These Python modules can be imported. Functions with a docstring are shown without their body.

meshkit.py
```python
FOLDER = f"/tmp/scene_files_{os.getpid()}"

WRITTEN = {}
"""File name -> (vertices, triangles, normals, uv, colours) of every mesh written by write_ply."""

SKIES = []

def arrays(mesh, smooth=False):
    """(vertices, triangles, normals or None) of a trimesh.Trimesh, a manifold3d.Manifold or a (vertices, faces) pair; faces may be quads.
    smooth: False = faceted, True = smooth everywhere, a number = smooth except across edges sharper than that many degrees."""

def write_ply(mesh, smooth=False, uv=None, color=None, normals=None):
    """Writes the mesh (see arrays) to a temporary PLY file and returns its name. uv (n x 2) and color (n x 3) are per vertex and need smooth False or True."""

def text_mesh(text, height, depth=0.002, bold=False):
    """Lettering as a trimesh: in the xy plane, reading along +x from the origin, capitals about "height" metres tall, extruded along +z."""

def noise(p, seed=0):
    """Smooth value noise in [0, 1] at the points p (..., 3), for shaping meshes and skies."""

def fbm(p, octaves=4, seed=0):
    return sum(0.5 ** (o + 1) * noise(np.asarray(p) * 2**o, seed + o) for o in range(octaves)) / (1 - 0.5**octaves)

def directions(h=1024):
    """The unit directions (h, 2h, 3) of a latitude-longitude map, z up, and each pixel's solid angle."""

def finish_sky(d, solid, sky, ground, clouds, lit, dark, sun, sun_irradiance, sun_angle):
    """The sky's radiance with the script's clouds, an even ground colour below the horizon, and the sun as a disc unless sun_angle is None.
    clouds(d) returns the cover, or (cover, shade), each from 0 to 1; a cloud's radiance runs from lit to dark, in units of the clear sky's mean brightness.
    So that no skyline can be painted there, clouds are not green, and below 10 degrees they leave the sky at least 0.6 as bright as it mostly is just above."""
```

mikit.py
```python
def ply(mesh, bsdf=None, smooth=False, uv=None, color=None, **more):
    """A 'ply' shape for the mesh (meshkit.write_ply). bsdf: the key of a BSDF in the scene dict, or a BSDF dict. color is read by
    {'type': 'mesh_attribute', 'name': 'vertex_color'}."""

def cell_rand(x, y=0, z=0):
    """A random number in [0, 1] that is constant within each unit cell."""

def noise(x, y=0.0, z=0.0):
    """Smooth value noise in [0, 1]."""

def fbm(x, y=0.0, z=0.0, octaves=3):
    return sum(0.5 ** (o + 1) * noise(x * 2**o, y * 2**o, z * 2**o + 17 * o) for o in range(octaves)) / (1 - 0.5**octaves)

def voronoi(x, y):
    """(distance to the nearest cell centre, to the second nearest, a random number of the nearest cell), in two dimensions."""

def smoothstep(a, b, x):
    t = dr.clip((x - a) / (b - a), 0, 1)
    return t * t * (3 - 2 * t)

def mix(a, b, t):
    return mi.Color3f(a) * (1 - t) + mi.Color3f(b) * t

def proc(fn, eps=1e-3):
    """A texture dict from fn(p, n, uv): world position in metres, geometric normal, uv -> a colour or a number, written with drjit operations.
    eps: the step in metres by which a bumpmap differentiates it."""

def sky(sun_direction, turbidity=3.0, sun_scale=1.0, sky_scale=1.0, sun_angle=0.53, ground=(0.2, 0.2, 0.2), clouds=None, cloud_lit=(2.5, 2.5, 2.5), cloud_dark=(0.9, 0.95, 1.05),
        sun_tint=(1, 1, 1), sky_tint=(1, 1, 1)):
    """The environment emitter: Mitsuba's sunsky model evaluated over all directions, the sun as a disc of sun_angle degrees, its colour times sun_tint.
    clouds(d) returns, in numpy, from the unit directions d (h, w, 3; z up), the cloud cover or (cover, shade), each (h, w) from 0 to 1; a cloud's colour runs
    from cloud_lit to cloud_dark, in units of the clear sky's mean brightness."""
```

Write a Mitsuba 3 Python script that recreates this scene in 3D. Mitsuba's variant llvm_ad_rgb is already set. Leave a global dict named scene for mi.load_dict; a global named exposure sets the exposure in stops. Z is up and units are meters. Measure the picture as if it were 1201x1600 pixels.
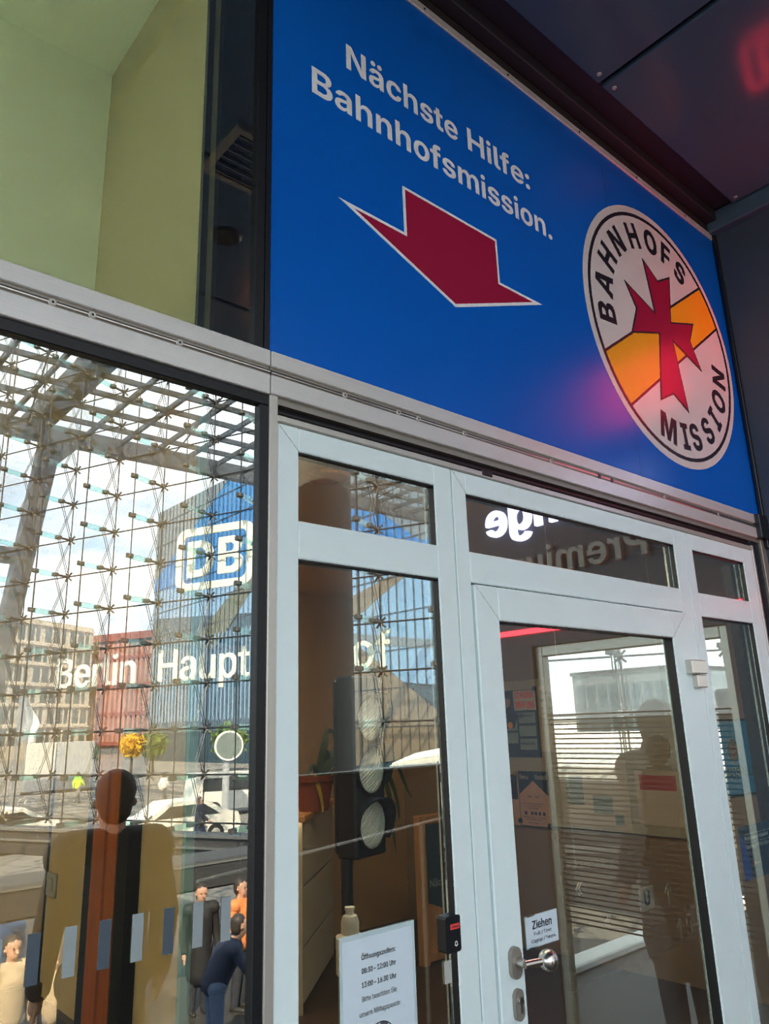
import math, random
import numpy as np, trimesh, mitsuba as mi, mikit, meshkit
import drjit as dr
import manifold3d as m3
from shapely.geometry import Polygon, Point, LineString, box as sbox
from shapely.ops import unary_union
from shapely import affinity
T = mi.ScalarTransform4f
rnd = random.Random(7)
scene, labels = {}, {}

# ------------------------------------------------------------------ camera, sky, sun, exposure
# x runs along the shop front, y into the shop, z up; the front's outer face is y = 0, the gallery floor z = 0
CAM = np.array([0.0, -1.45, 1.66])
FWD = np.array([0.63451198, 0.72390829, 0.27083451])
UP = np.array([-0.15407653, -0.22490724, 0.96212118])
scene['camera'] = {'type': 'perspective', 'fov': 53.826, 'fov_axis': 'x', 'near_clip': 0.05, 'far_clip': 2000.0,
                   'to_world': T().look_at(origin=CAM.tolist(), target=(CAM + FWD).tolist(), up=UP.tolist())}
SUN = (-0.45, 0.6, 0.66)


def clouds(d):
    q = d / np.maximum(d[..., 2:3] + 0.12, 0.05)
    q = q * np.array([1.0, 1.0, 0.0]) * 1.1 + 3.7
    c = meshkit.fbm(q, 5, 3)
    cover = np.clip((c - 0.30) / 0.20, 0, 1)
    shade = np.clip((meshkit.fbm(q * 1.7 + 9.1, 4, 11) - 0.38) * 2.6, 0, 1)
    low = np.clip(1 - d[..., 2] / 0.22, 0, 1)
    return np.maximum(cover, low), shade * (1 - 0.7 * low)


scene['sky'] = mikit.sky(SUN, turbidity=3.0, sun_scale=0.75, sky_scale=1.0, ground=(0.16, 0.16, 0.15), clouds=clouds,
                         cloud_lit=(3.0, 3.12, 3.2), cloud_dark=(1.35, 1.5, 1.7))
exposure = 3.48

# ------------------------------------------------------------------ helpers


def lin(h):
    if isinstance(h, str):
        c = [int(h[i:i + 2], 16) / 255 for i in (0, 2, 4)]
        return [x / 12.92 if x < 0.04045 else ((x + 0.055) / 1.055) ** 2.4 for x in c]
    return list(h)


def mat(name, color, rough=0.5, metal=0.0, **k):
    col = color if isinstance(color, dict) else {'type': 'rgb', 'value': lin(color)}
    b = {'type': 'principled', 'base_color': col, 'roughness': rough, 'metallic': metal, **k}
    scene['mat_' + name] = {'type': 'twosided', 'bsdf': b}
    return name


def glow(rgb, s=1.0):
    return {'type': 'area', 'radiance': {'type': 'rgb', 'value': [float(c * s) for c in rgb]}}


def new_key(k):
    if k not in labels and k not in scene:
        return k
    n = 1
    while f'{k}_{n:03d}' in labels or f'{k}_{n:03d}' in scene:
        n += 1
    return f'{k}_{n:03d}'


def thing(name, label, cat=None, group=None, kind=None):
    k = new_key(name)
    d = {'label': label}
    if cat:
        d['category'] = cat
    if group:
        d['group'] = group
    if kind:
        d['kind'] = kind
    labels[k] = d
    return k


def shape(key, mesh, m, smooth=False, **more):
    if isinstance(mesh, dict):
        d = dict(mesh)
        if m:
            d['bsdf'] = {'type': 'ref', 'id': 'mat_' + m}
        d.update(more)
    else:
        d = mikit.ply(mesh, 'mat_' + m, smooth, **more)
    scene[key] = d
    return key


def one(name, mesh, m, label, cat=None, group=None, kind=None, smooth=False, **more):
    return shape(thing(name, label, cat, group, kind), mesh, m, smooth, **more)


def part(parent, name, mesh, m, label=None, smooth=False, kind=None, **more):
    base = parent + '__' + name
    k = base
    n = 1
    while k in scene:
        k = f'{base}_{n:03d}'
        n += 1
    shape(k, mesh, m, smooth, **more)
    if label or kind:
        labels[k] = {a: b for a, b in (('label', label), ('kind', kind)) if b}
    return k


def cat(*ms):
    return trimesh.util.concatenate([m for m in ms if m is not None])


def box(x0, x1, y0, y1, z0, z1, bev=0.0):
    lo, hi = np.minimum([x0, y0, z0], [x1, y1, z1]), np.maximum([x0, y0, z0], [x1, y1, z1])
    if bev <= 0:
        m = trimesh.creation.box(hi - lo)
        m.apply_translation((lo + hi) / 2)
        return m
    b = min(bev, *((hi - lo) / 2.001))
    pts = []
    for sx in (0, 1):
        for sy in (0, 1):
            for sz in (0, 1):
                c = np.where([sx, sy, sz], hi, lo)
                s = np.where([sx, sy, sz], -1, 1) * b
                for a in range(3):
                    q = c + s
                    q[a] = c[a]
                    pts.append(q)
    return trimesh.convex.convex_hull(np.array(pts))


def ext(poly, y0, depth):
    """A polygon in (x, z) standing in the plane y0 and extruded towards the viewer (-y)."""
    gs = getattr(poly, 'geoms', [poly])
    m = cat(*[trimesh.creation.extrude_polygon(g, depth, engine='earcut') for g in gs if g.area > 1e-9])
    v = m.vertices
    m.vertices = np.stack([v[:, 0], y0 - v[:, 2], v[:, 1]], 1)
    return m


def front(m, x, y, z):
    """A flat mesh in xy extruded along z, stood up in the plane y facing the viewer."""
    m = m.copy()
    v = m.vertices
    m.vertices = np.stack([x + v[:, 0], y - v[:, 2], z + v[:, 1]], 1)
    return m


def side(m, X, y, z):
    """The same on a wall x = X that faces -x; it reads from y towards -y."""
    m = m.copy()
    v = m.vertices
    m.vertices = np.stack([X - v[:, 2], y - v[:, 0], z + v[:, 1]], 1)
    return m


def flip(m):
    m = m.copy()
    m.faces = m.faces[:, ::-1]
    return m


GY = 0.014


def outward(m):
    """Mirrors a mesh laid out behind the glass into the place it really has, in front of it."""
    m = m.copy()
    v = np.array(m.vertices)
    v[:, 1] = 2 * GY - v[:, 1]
    m.vertices = v
    m.faces = m.faces[:, ::-1]
    return m


_FONTS = {}


def text(s, cap, width=None, depth=0.001, bold=False, weight=None, px=100):
    """Lettering in the xy plane with smooth outlines: the font that meshkit.text_mesh uses, at a weight of its own."""
    import glob
    from PIL import Image, ImageDraw, ImageFont
    w = weight or (700 if bold else 450)
    if (w, px) not in _FONTS:
        f = ImageFont.truetype(glob.glob('/opt/blender-*/*/datafiles/fonts/Inter.woff2')[0], px)
        f.set_variation_by_axes([20, w])
        _FONTS[(w, px)] = f
    font = _FONTS[(w, px)]
    x0, y0, x1, y1 = font.getbbox(s, anchor='ls')
    im = Image.new('L', (x1 - x0 + 8, y1 - y0 + 8))
    ImageDraw.Draw(im).text((4 - x0, 4 - y0), s, 255, font, anchor='ls')
    on = np.pad(np.asarray(im) > 127, ((0, 0), (1, 1))).astype(np.int8)
    rows, starts = np.nonzero(np.diff(on, axis=1) == 1)
    ends = np.nonzero(np.diff(on, axis=1) == -1)[1]
    import shapely
    g = shapely.union_all(shapely.box(starts, -rows - 1, ends, -rows)).buffer(1.2).buffer(-2.0).buffer(0.8).simplify(0.35)
    k = cap / (0.727 * px)
    g = affinity.affine_transform(g, [k, 0, 0, k, -4 * k, (4 - y0) * k])
    m = cat(*[trimesh.creation.extrude_polygon(q, depth, engine='earcut') for q in getattr(g, 'geoms', [g]) if q.area > 0])
    m.vertices[:, 0] -= m.vertices[:, 0].min()
    if width:
        m.vertices[:, 0] *= width / m.vertices[:, 0].max()
    return m


def cyl(p0, p1, r, n=12, r1=None):
    p0, p1 = np.asarray(p0, float), np.asarray(p1, float)
    if r1 is None or r1 == r:
        m = trimesh.creation.cylinder(r, segment=[p0, p1], sections=n)
        return m
    prof = [[0, 0], [r, 0], [r1, np.linalg.norm(p1 - p0)], [0, np.linalg.norm(p1 - p0)]]
    m = trimesh.creation.revolve(np.array(prof), sections=n)
    d = (p1 - p0) / np.linalg.norm(p1 - p0)
    m.apply_transform(trimesh.geometry.align_vectors([0, 0, 1], d))
    m.apply_translation(p0)
    return m


def lathe(prof, c, n=24, axis=(0, 0, 1)):
    m = trimesh.creation.revolve(np.array(prof, float), sections=n)
    m.apply_transform(trimesh.geometry.align_vectors([0, 0, 1], np.asarray(axis, float)))
    m.apply_translation(c)
    return m


def ball(c, r, sub=2, s=(1, 1, 1)):
    m = trimesh.creation.icosphere(sub, r)
    m.apply_scale(s)
    m.apply_translation(c)
    return m


def xform(m, rotz=0.0, loc=(0, 0, 0), scale=1.0):
    m = m.copy()
    m.apply_scale(scale)
    m.apply_transform(trimesh.transformations.rotation_matrix(rotz, [0, 0, 1]))
    m.apply_translation(loc)
    return m


def rect(x0, x1, z0, z1):
    return sbox(min(x0, x1), min(z0, z1), max(x0, x1), max(z0, z1))


def rrect(x0, x1, z0, z1, r):
    return sbox(x0 + r, z0 + r, x1 - r, z1 - r).buffer(r, quad_segs=6)


# ------------------------------------------------------------------ materials
def brushed(p, n, uv):
    g = mikit.noise(p.x * 3, p.y * 3, p.z * 900) * 0.5 + mikit.noise(p.x * 9, p.y * 5, p.z * 2400) * 0.5
    s = mikit.fbm(p.x * 5, p.y * 5, p.z * 9, 3)
    return mikit.mix((0.60, 0.585, 0.55), (0.78, 0.76, 0.72), g * 0.6 + s * 0.4)


mat('steel', mikit.proc(brushed), 0.36, 0.4)
mat('steel_plain', 'c6c2b8', 0.35, 0.5)
mat('steel_bright', 'c8c4bd', 0.22, 1.0)
mat('steel_dull', '9a948a', 0.5, 0.6)
mat('frame_white', (0.73, 0.855, 0.845), 0.42, specular=0.4)
mat('seam_dark', '101214', 0.6)
mat('gasket', '0c0e12', 0.45)
mat('mullion_dark', '15181f', 0.35)


def blue_face(p, n, uv):
    g = mikit.fbm(p.x * 1.3, p.y, p.z * 1.3, 2)
    return mikit.mix((0.001, 0.095, 0.47), (0.002, 0.125, 0.56), g)


mat('sign_blue', mikit.proc(blue_face), 0.26, specular=0.3)
mat('print_white', (0.80, 0.84, 0.84), 0.35)
mat('print_cream', (0.66, 0.63, 0.59), 0.3)
mat('print_red', (0.33, 0.008, 0.045), 0.3)
mat('print_orange', (0.86, 0.38, 0.01), 0.3)
mat('print_black', (0.012, 0.013, 0.018), 0.35)
mat('soffit', (0.085, 0.13, 0.18), 0.13, specular=0.22)
mat('soffit_gap', (0.02, 0.02, 0.026), 0.5)
mat('fascia_dark', (0.022, 0.02, 0.02), 0.5)
mat('side_wall', (0.06, 0.075, 0.105), 0.4, specular=0.3)
scene['mat_glass'] = {'type': 'thindielectric', 'int_ior': 2.75, 'specular_transmittance': {'type': 'rgb', 'value': [0.87, 0.90, 0.85]},
                      'specular_reflectance': {'type': 'rgb', 'value': [0.97, 1.0, 0.98]}}
scene['mat_glass_clear'] = {'type': 'thindielectric', 'int_ior': 1.5}
scene['mat_glass_door'] = {'type': 'thindielectric', 'int_ior': 2.5, 'specular_transmittance': {'type': 'rgb', 'value': [0.9, 0.92, 0.9]},
                           'specular_reflectance': {'type': 'rgb', 'value': [0.90, 1.0, 0.95]}}
mat('glass_edge', (0.20, 0.42, 0.38), 0.25)
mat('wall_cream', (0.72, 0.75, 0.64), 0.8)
mat('wall_cream_shaded', (0.31, 0.275, 0.165), 0.8)  # cream paint darkened in place of weaker light on the side wall
mat('wall_tan', (0.60, 0.42, 0.20), 0.8)
mat('wall_tan_side', (0.60, 0.46, 0.25), 0.8)
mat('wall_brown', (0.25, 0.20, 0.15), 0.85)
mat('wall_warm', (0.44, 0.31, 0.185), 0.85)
mat('room_floor', (0.06, 0.04, 0.03), 0.5)
mat('void_black', (0.008, 0.012, 0.016), 0.6, specular=0.2)


def wood_fn(p, n, uv):
    g = mikit.fbm(p.x * 40, p.y * 40, p.z * 3, 3)
    return mikit.mix((0.40, 0.20, 0.085), (0.56, 0.31, 0.14), g)


mat('wood', mikit.proc(wood_fn), 0.5)


def orange_wood_fn(p, n, uv):
    g = mikit.fbm(p.x * 60, p.y * 60, p.z * 4, 3)
    return mikit.mix((0.30, 0.075, 0.016), (0.46, 0.13, 0.028), g)


mat('orange_wood', mikit.proc(orange_wood_fn), 0.45)
mat('cabinet_white', (0.42, 0.40, 0.34), 0.5)
mat('pot_red', (0.17, 0.045, 0.03), 0.6)
mat('leaf', (0.025, 0.05, 0.018), 0.5)
mat('leaf_yellow', (0.25, 0.2, 0.02), 0.5)
mat('signal_black', (0.006, 0.012, 0.030), 0.35)
mat('lens', (0.55, 0.68, 0.72), 0.15, specular=0.7)
mat('plastic_white', (0.62, 0.66, 0.64), 0.4)
mat('paper', (0.62, 0.72, 0.78), 0.6)
mat('laminate', (0.50, 0.62, 0.64), 0.2)
mat('ink', (0.02, 0.022, 0.028), 0.6)
mat('ink_soft', (0.08, 0.085, 0.095), 0.6)
mat('device_black', (0.01, 0.011, 0.014), 0.3)
mat('label_red', (0.75, 0.06, 0.06), 0.4)
mat('sticker_dark', (0.06, 0.085, 0.11), 0.5)
mat('sticker_light', (0.28, 0.33, 0.335), 0.5)
mat('flyer_navy', (0.008, 0.05, 0.11), 0.35)
mat('flyer_blue', (0.006, 0.13, 0.55), 0.35)
mat('poster_navy', (0.02, 0.035, 0.06), 0.5)
mat('poster_blue', (0.02, 0.06, 0.11), 0.5)
mat('poster_pink', (0.52, 0.36, 0.30), 0.6)
mat('poster_rose', (0.42, 0.13, 0.15), 0.6)
mat('poster_white', (0.50, 0.48, 0.42), 0.6)
mat('poster_teal', (0.22, 0.31, 0.33), 0.6)
mat('skin_print', (0.32, 0.17, 0.10), 0.6)
mat('board_grey', (0.36, 0.36, 0.30), 0.6)
mat('magnet', (0.03, 0.035, 0.05), 0.4)
mat('magnet_yellow', (0.42, 0.26, 0.03), 0.4)
mat('screen', (0.004, 0.075, 0.13), 0.2)
mat('screen_text', (0.02, 0.19, 0.26), 0.4)
mat('tape', (0.45, 0.47, 0.43), 0.3)
# the station across the gallery
mat('station_steel', (0.055, 0.058, 0.06), 0.5, 0.2)
mat('cable', (0.03, 0.032, 0.035), 0.4, 0.4)
scene['mat_fin_glass'] = {'type': 'thindielectric', 'int_ior': 1.5, 'specular_transmittance': {'type': 'rgb', 'value': [0.70, 0.90, 0.87]}}
mat('letter_cream', (0.85, 0.88, 0.74), 0.6)
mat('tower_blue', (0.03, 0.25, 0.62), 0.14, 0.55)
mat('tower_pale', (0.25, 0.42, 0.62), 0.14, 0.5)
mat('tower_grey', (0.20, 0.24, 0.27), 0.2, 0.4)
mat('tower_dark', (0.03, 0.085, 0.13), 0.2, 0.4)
mat('tower_olive_reflect', (0.13, 0.13, 0.07), 0.3, 0.2)
mat('tower_brown_reflect', (0.22, 0.17, 0.12), 0.3, 0.2)
mat('tower_joint', (0.02, 0.035, 0.05), 0.5)
mat('stone_beige', (0.55, 0.50, 0.42), 0.8)
mat('brick_red', (0.22, 0.07, 0.055), 0.8)
mat('brick_fin', (0.40, 0.20, 0.16), 0.8)
mat('window_dark', (0.10, 0.15, 0.17), 0.12)


def paving_fn(p, n, uv):
    g = mikit.fbm(p.x * 0.35, p.y * 0.35, 0.0, 4)
    f = mikit.noise(p.x * 9, p.y * 9, 0.0)
    return mikit.mix((0.08, 0.08, 0.08), (0.16, 0.155, 0.145), g * 0.8 + f * 0.2)


mat('paving', mikit.proc(paving_fn), 0.8)
mat('pale_stone', (0.55, 0.53, 0.48), 0.8)
mat('hall_floor_shade', (0.035, 0.033, 0.03), 0.5)  # dark colour stands in for the shade of a hall roof
mat('gallery_stone', (0.03, 0.027, 0.024), 0.5)
mat('concrete_dark', (0.04, 0.038, 0.036), 0.6)
mat('canopy_dark', (0.035, 0.035, 0.037), 0.5)
mat('tent_white', (0.62, 0.60, 0.56), 0.7)
mat('panel_grey', (0.36, 0.38, 0.40), 0.5)
mat('disc_grey', (0.16, 0.20, 0.185), 0.4)
mat('car_white', (0.72, 0.70, 0.62), 0.2, specular=0.6)
mat('car_glass', (0.03, 0.035, 0.04), 0.1)
mat('tyre', (0.02, 0.02, 0.02), 0.7)
mat('flag_white', (0.82, 0.82, 0.78), 0.7)
mat('leaf_green', (0.10, 0.17, 0.03), 0.6)
mat('leaf_gold', (0.70, 0.42, 0.02), 0.6)
mat('bark', (0.08, 0.06, 0.04), 0.8)
mat('skin', (0.45, 0.25, 0.17), 0.6)
mat('hair_dark', (0.03, 0.022, 0.018), 0.6)
mat('hair_blond', (0.50, 0.32, 0.14), 0.6)
mat('coat_black', (0.012, 0.012, 0.014), 0.7)
mat('coat_navy', (0.015, 0.022, 0.05), 0.7)
mat('coat_tan', (0.42, 0.33, 0.22), 0.8)
mat('coat_white', (0.72, 0.70, 0.66), 0.8)
mat('coat_orange', (0.65, 0.20, 0.06), 0.7)
mat('coat_blue', (0.16, 0.30, 0.50), 0.7)
mat('vest_yellow', (0.62, 0.85, 0.05), 0.6)
mat('trousers_dark', (0.025, 0.027, 0.035), 0.8)
mat('trousers_denim', (0.06, 0.09, 0.16), 0.8)
mat('trousers_grey', (0.20, 0.19, 0.18), 0.8)
mat('shoe_dark', (0.02, 0.018, 0.016), 0.5)
mat('lamp_red', (0.5, 0.02, 0.03), 0.4)
mat('lamp_white', (0.7, 0.7, 0.8), 0.4)
mat('lamp_warm', (0.8, 0.7, 0.5), 0.4)
mat('letter_grey', (0.36, 0.34, 0.32), 0.5)
mat('frit', (0.62, 0.64, 0.60), 0.6)

# ------------------------------------------------------------------ the setting: floors, walls, ceilings
ST = 'structure'
one('floor', box(-6, 9.5, 0.26, -2.3, -0.25, 0.0), 'gallery_stone', 'dark stone gallery floor in front of the shop', kind=ST)
one('ground_plaza', box(-90, 200, -2.4, -260, -2.5, -2.3), 'paving', 'grey paved station plaza mirrored in the panes', kind=ST)
one('floor_hall', box(-40, 9.5, -2.4, -18.5, -2.4, -2.28), 'hall_floor_shade', 'lower hall floor, coloured dark in place of roof shade, mirrored low in the left pane', kind=ST)
one('sun_block_slab', box(-6, 3.9, -3.0, 4.6, 4.27, 4.45), 'void_black', 'unseen roof slab added above the shop and its soffit to block the sun', kind=ST)  # unseen slab, placed to keep the sun off the shop front

sof = thing('ceiling', 'dark grey-blue soffit of large panels over the shop entrance', kind=ST)
xs = [-6.0, -4.2, -2.4, -0.6, 0.9, 2.405, 3.60]
ys = [-0.14, -1.19, -2.24, -3.0]
for i in range(len(xs) - 1):
    for j in range(3):
        part(sof, 'panel', box(xs[i] + 0.012, xs[i + 1] - 0.012, ys[j] - 0.012, ys[j + 1] + 0.012, 4.19, 4.215, 0.006), 'soffit')
part(sof, 'backing', box(-6, 3.9, -3.0, 0.0, 4.215, 4.27), 'soffit_gap')
part(sof, 'edge_profile', box(3.60, 3.66, -3.0, 0.0, 4.10, 4.21, 0.004), 'soffit')
for x, y in ((2.35, -0.185), (2.35, -1.14), (3.55, -0.185), (2.46, -0.185)):
    part(sof, 'screw', lathe([[0, 0.004], [0.008, 0.004], [0.011, 0.0]], (x, y, 4.19), 16, (0, 0, -1)), 'steel_plain')

fx = thing('ceiling_light', 'square louvred ceiling light, switched off, mirrored in the dark strip beside the blue sign', 'ceiling light')
part(fx, 'frame', cat(box(1.34, 1.37, -0.93, -1.27, 4.165, 4.19), box(1.65, 1.68, -0.93, -1.27, 4.165, 4.19),
                      box(1.34, 1.68, -0.93, -0.96, 4.165, 4.19), box(1.34, 1.68, -1.24, -1.27, 4.165, 4.19)), 'steel_dull')
for k in range(6):
    part(fx, 'slat', box(1.37, 1.65, -0.975 - 0.05 * k, -0.98 - 0.05 * k, 4.168, 4.188), 'steel_bright')
one('downlight', lathe([[0.0, 0.012], [0.072, 0.012], [0.086, 0.0]], (1.69, -1.66, 4.19), 32, (0, 0, -1)), 'print_black',
    'round black downlight in the soffit, mirrored in the dark glass strip', 'ceiling light')

# right-hand wall with the glass door of the lounge
wr = thing('wall_right', 'dark grey-blue wall at right angles to the blue sign', kind=ST)
part(wr, 'cladding', cat(box(3.65, 3.80, 0.0, -0.22, 0, 4.19), box(3.65, 3.80, -1.36, -1.98, 0, 4.19), box(3.65, 3.80, -0.22, -1.36, 2.08, 4.19)), 'side_wall')
part(wr, 'corner_profile', box(3.628, 3.66, -0.022, -0.004, 2.4, 4.10, 0.003), 'mullion_dark')
ld = thing('door_2', 'glass lounge door with fine horizontal lines, mirrored in the white entrance door', kind=ST)
for z0, z1, y0, y1 in ((0.0, 2.08, -0.22, -0.27), (0.0, 2.08, -1.31, -1.36), (2.02, 2.08, -0.27, -1.31), (0, 0.10, -0.27, -1.31)):
    part(ld, 'frame', box(3.68, 3.74, y0, y1, z0, z1, 0.004), 'steel_plain')
part(ld, 'pane', box(3.708, 3.71, -0.27, -1.31, 0.10, 2.02), 'glass_clear')
for k in range(42):
    z = 1.685 - k * 0.0262
    part(ld, 'line', box(3.703, 3.706, -0.27, -1.31, z - 0.0038, z + 0.0038), 'print_black')

# facade left of the sign: shallow lit box behind the big panes
wl = thing('wall_left', 'cream painted shallow recess behind the big panes', kind=ST)
part(wl, 'back', box(-3.0, 0.76, 0.835, 0.9, 2.52, 3.97), 'wall_cream')
part(wl, 'side', box(0.754, 0.775, 0.055, 0.9, 2.52, 3.97), 'wall_cream_shaded')
part(wl, 'upper', box(-3.0, 0.775, 0.055, 0.9, 3.962, 4.05), 'wall_cream')
part(wl, 'end', box(-3.05, -3.0, 0.0, 0.9, 0.0, 4.0), 'wall_cream')
part(wl, 'slab', box(-3.0, 0.775, 0.05, 0.9, 2.435, 2.52), 'wall_cream')
part(wl, 'lower_back', box(-3.0, 0.76, 0.835, 0.9, 0.0, 2.435), 'wall_tan')
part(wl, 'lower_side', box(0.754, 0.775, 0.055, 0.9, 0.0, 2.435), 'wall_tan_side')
part(wl, 'ledge', box(-3.0, 0.754, 0.06, 0.835, 0.90, 0.97), 'room_floor')
part(wl, 'skirting', box(-3.0, 0.754, 0.80, 0.835, 0.97, 1.05), 'room_floor')
part(wl, 'skirting', box(0.735, 0.754, 0.06, 0.80, 0.97, 1.02), 'room_floor')
part(wl, 'corner_line', box(0.750, 0.7535, 0.822, 0.83, 1.0, 1.62), 'void_black')  # thin black line down the lower corner of the recess
cl = thing('added_recess_lamp', 'lamp added to light the cream recess, out of sight at the far left', 'lamp')
part(cl, 'diffuser', box(-1.9, -0.75, 0.25, 0.65, 3.93, 3.955), 'lamp_warm', emitter=glow((1.0, 0.97, 0.86), 1.8))  # added fill light for the upper recess, never in view
dk = thing('door_3', 'orange-brown wooden door edge with black jambs inside the cream recess', kind=ST)
part(dk, 'leaf', box(0.722, 0.752, 0.30, 0.44, 0.97, 1.93), 'orange_wood')
part(dk, 'bead', box(0.716, 0.724, 0.355, 0.375, 0.97, 1.93), 'orange_wood')
part(dk, 'jamb', box(0.724, 0.7535, 0.245, 0.298, 0.97, 1.95), 'void_black')
part(dk, 'jamb', box(0.724, 0.7535, 0.442, 0.485, 0.97, 1.95), 'void_black')
one('wall_switch', cat(box(0.746, 0.754, 0.745, 0.81, 1.255, 1.315, 0.003), box(0.743, 0.747, 0.76, 0.795, 1.27, 1.30)), 'cabinet_white',
    'small square switch on the cream wall left of the orange wooden door', 'switch')
one('wall_shaft', cat(box(0.775, 0.905, 0.30, 0.34, 0.0, 4.1), box(0.775, 0.79, 0.06, 0.34, 0.0, 4.1), box(0.89, 0.905, 0.06, 0.34, 0.0, 4.1)), 'void_black',
    'black shaft between the cream recess and the entrance', kind=ST)

ll = thing('added_lamp', 'warm lamp added to light the tan lower recess, out of sight at the far left', 'ceiling light')
part(ll, 'diffuser', box(-1.5, -0.6, 0.3, 0.6, 2.405, 2.43), 'lamp_warm', emitter=glow((1.0, 0.82, 0.55), 1.9))  # unseen warm source, put in to light the lower recess

# the room behind the door
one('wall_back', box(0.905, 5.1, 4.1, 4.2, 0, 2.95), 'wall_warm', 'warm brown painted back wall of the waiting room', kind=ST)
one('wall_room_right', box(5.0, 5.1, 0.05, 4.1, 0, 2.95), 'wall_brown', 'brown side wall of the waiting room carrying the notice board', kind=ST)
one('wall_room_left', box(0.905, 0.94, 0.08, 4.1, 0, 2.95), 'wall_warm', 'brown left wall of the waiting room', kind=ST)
one('ceiling_room', box(0.905, 5.1, 0.10, 4.1, 2.82, 2.95), 'wall_warm', 'brown ceiling of the waiting room', kind=ST)
one('floor_room', box(0.905, 5.1, 0.08, 4.1, -0.2, 0.0), 'room_floor', 'dark floor of the waiting room', kind=ST)
one('wall_front_upper', cat(box(0.905, 3.65, 0.10, 0.2, 2.45, 4.25), box(3.65, 5.1, 0.09, 0.2, 0, 4.25)), 'void_black', 'black wall behind the blue sign, with an unseen piece added at right to block light', kind=ST)  # the right-hand piece is added to keep light out of the room
rl = thing('added_lamp', 'warm lamp added out of sight inside the front of the waiting room', 'ceiling light')
part(rl, 'diffuser', box(1.3, 3.3, 0.25, 0.95, 2.79, 2.815), 'lamp_warm', emitter=glow((1.0, 0.78, 0.54), 1.1))  # added source that lights the room from a spot out of view
rl2 = thing('added_lamp', 'warm lamp added to light the back of the waiting room, hidden by the left door frame', 'ceiling light')
part(rl2, 'diffuser', box(1.1, 2.2, 2.4, 3.6, 2.79, 2.815), 'lamp_warm', emitter=glow((1.0, 0.68, 0.38), 0.95))  # second added source, hidden, warming the back wall and counter
ring = thing('recessed_light', 'flat round cover in the brown ceiling, seen through the small top left pane', 'ceiling speaker')  # recessed ceiling light, switched off
part(ring, 'cover', lathe([[0.0, 0.010], [0.10, 0.010], [0.115, 0.0]], (2.08, 1.33, 2.82), 32, (0, 0, -1)), 'wood')

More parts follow.
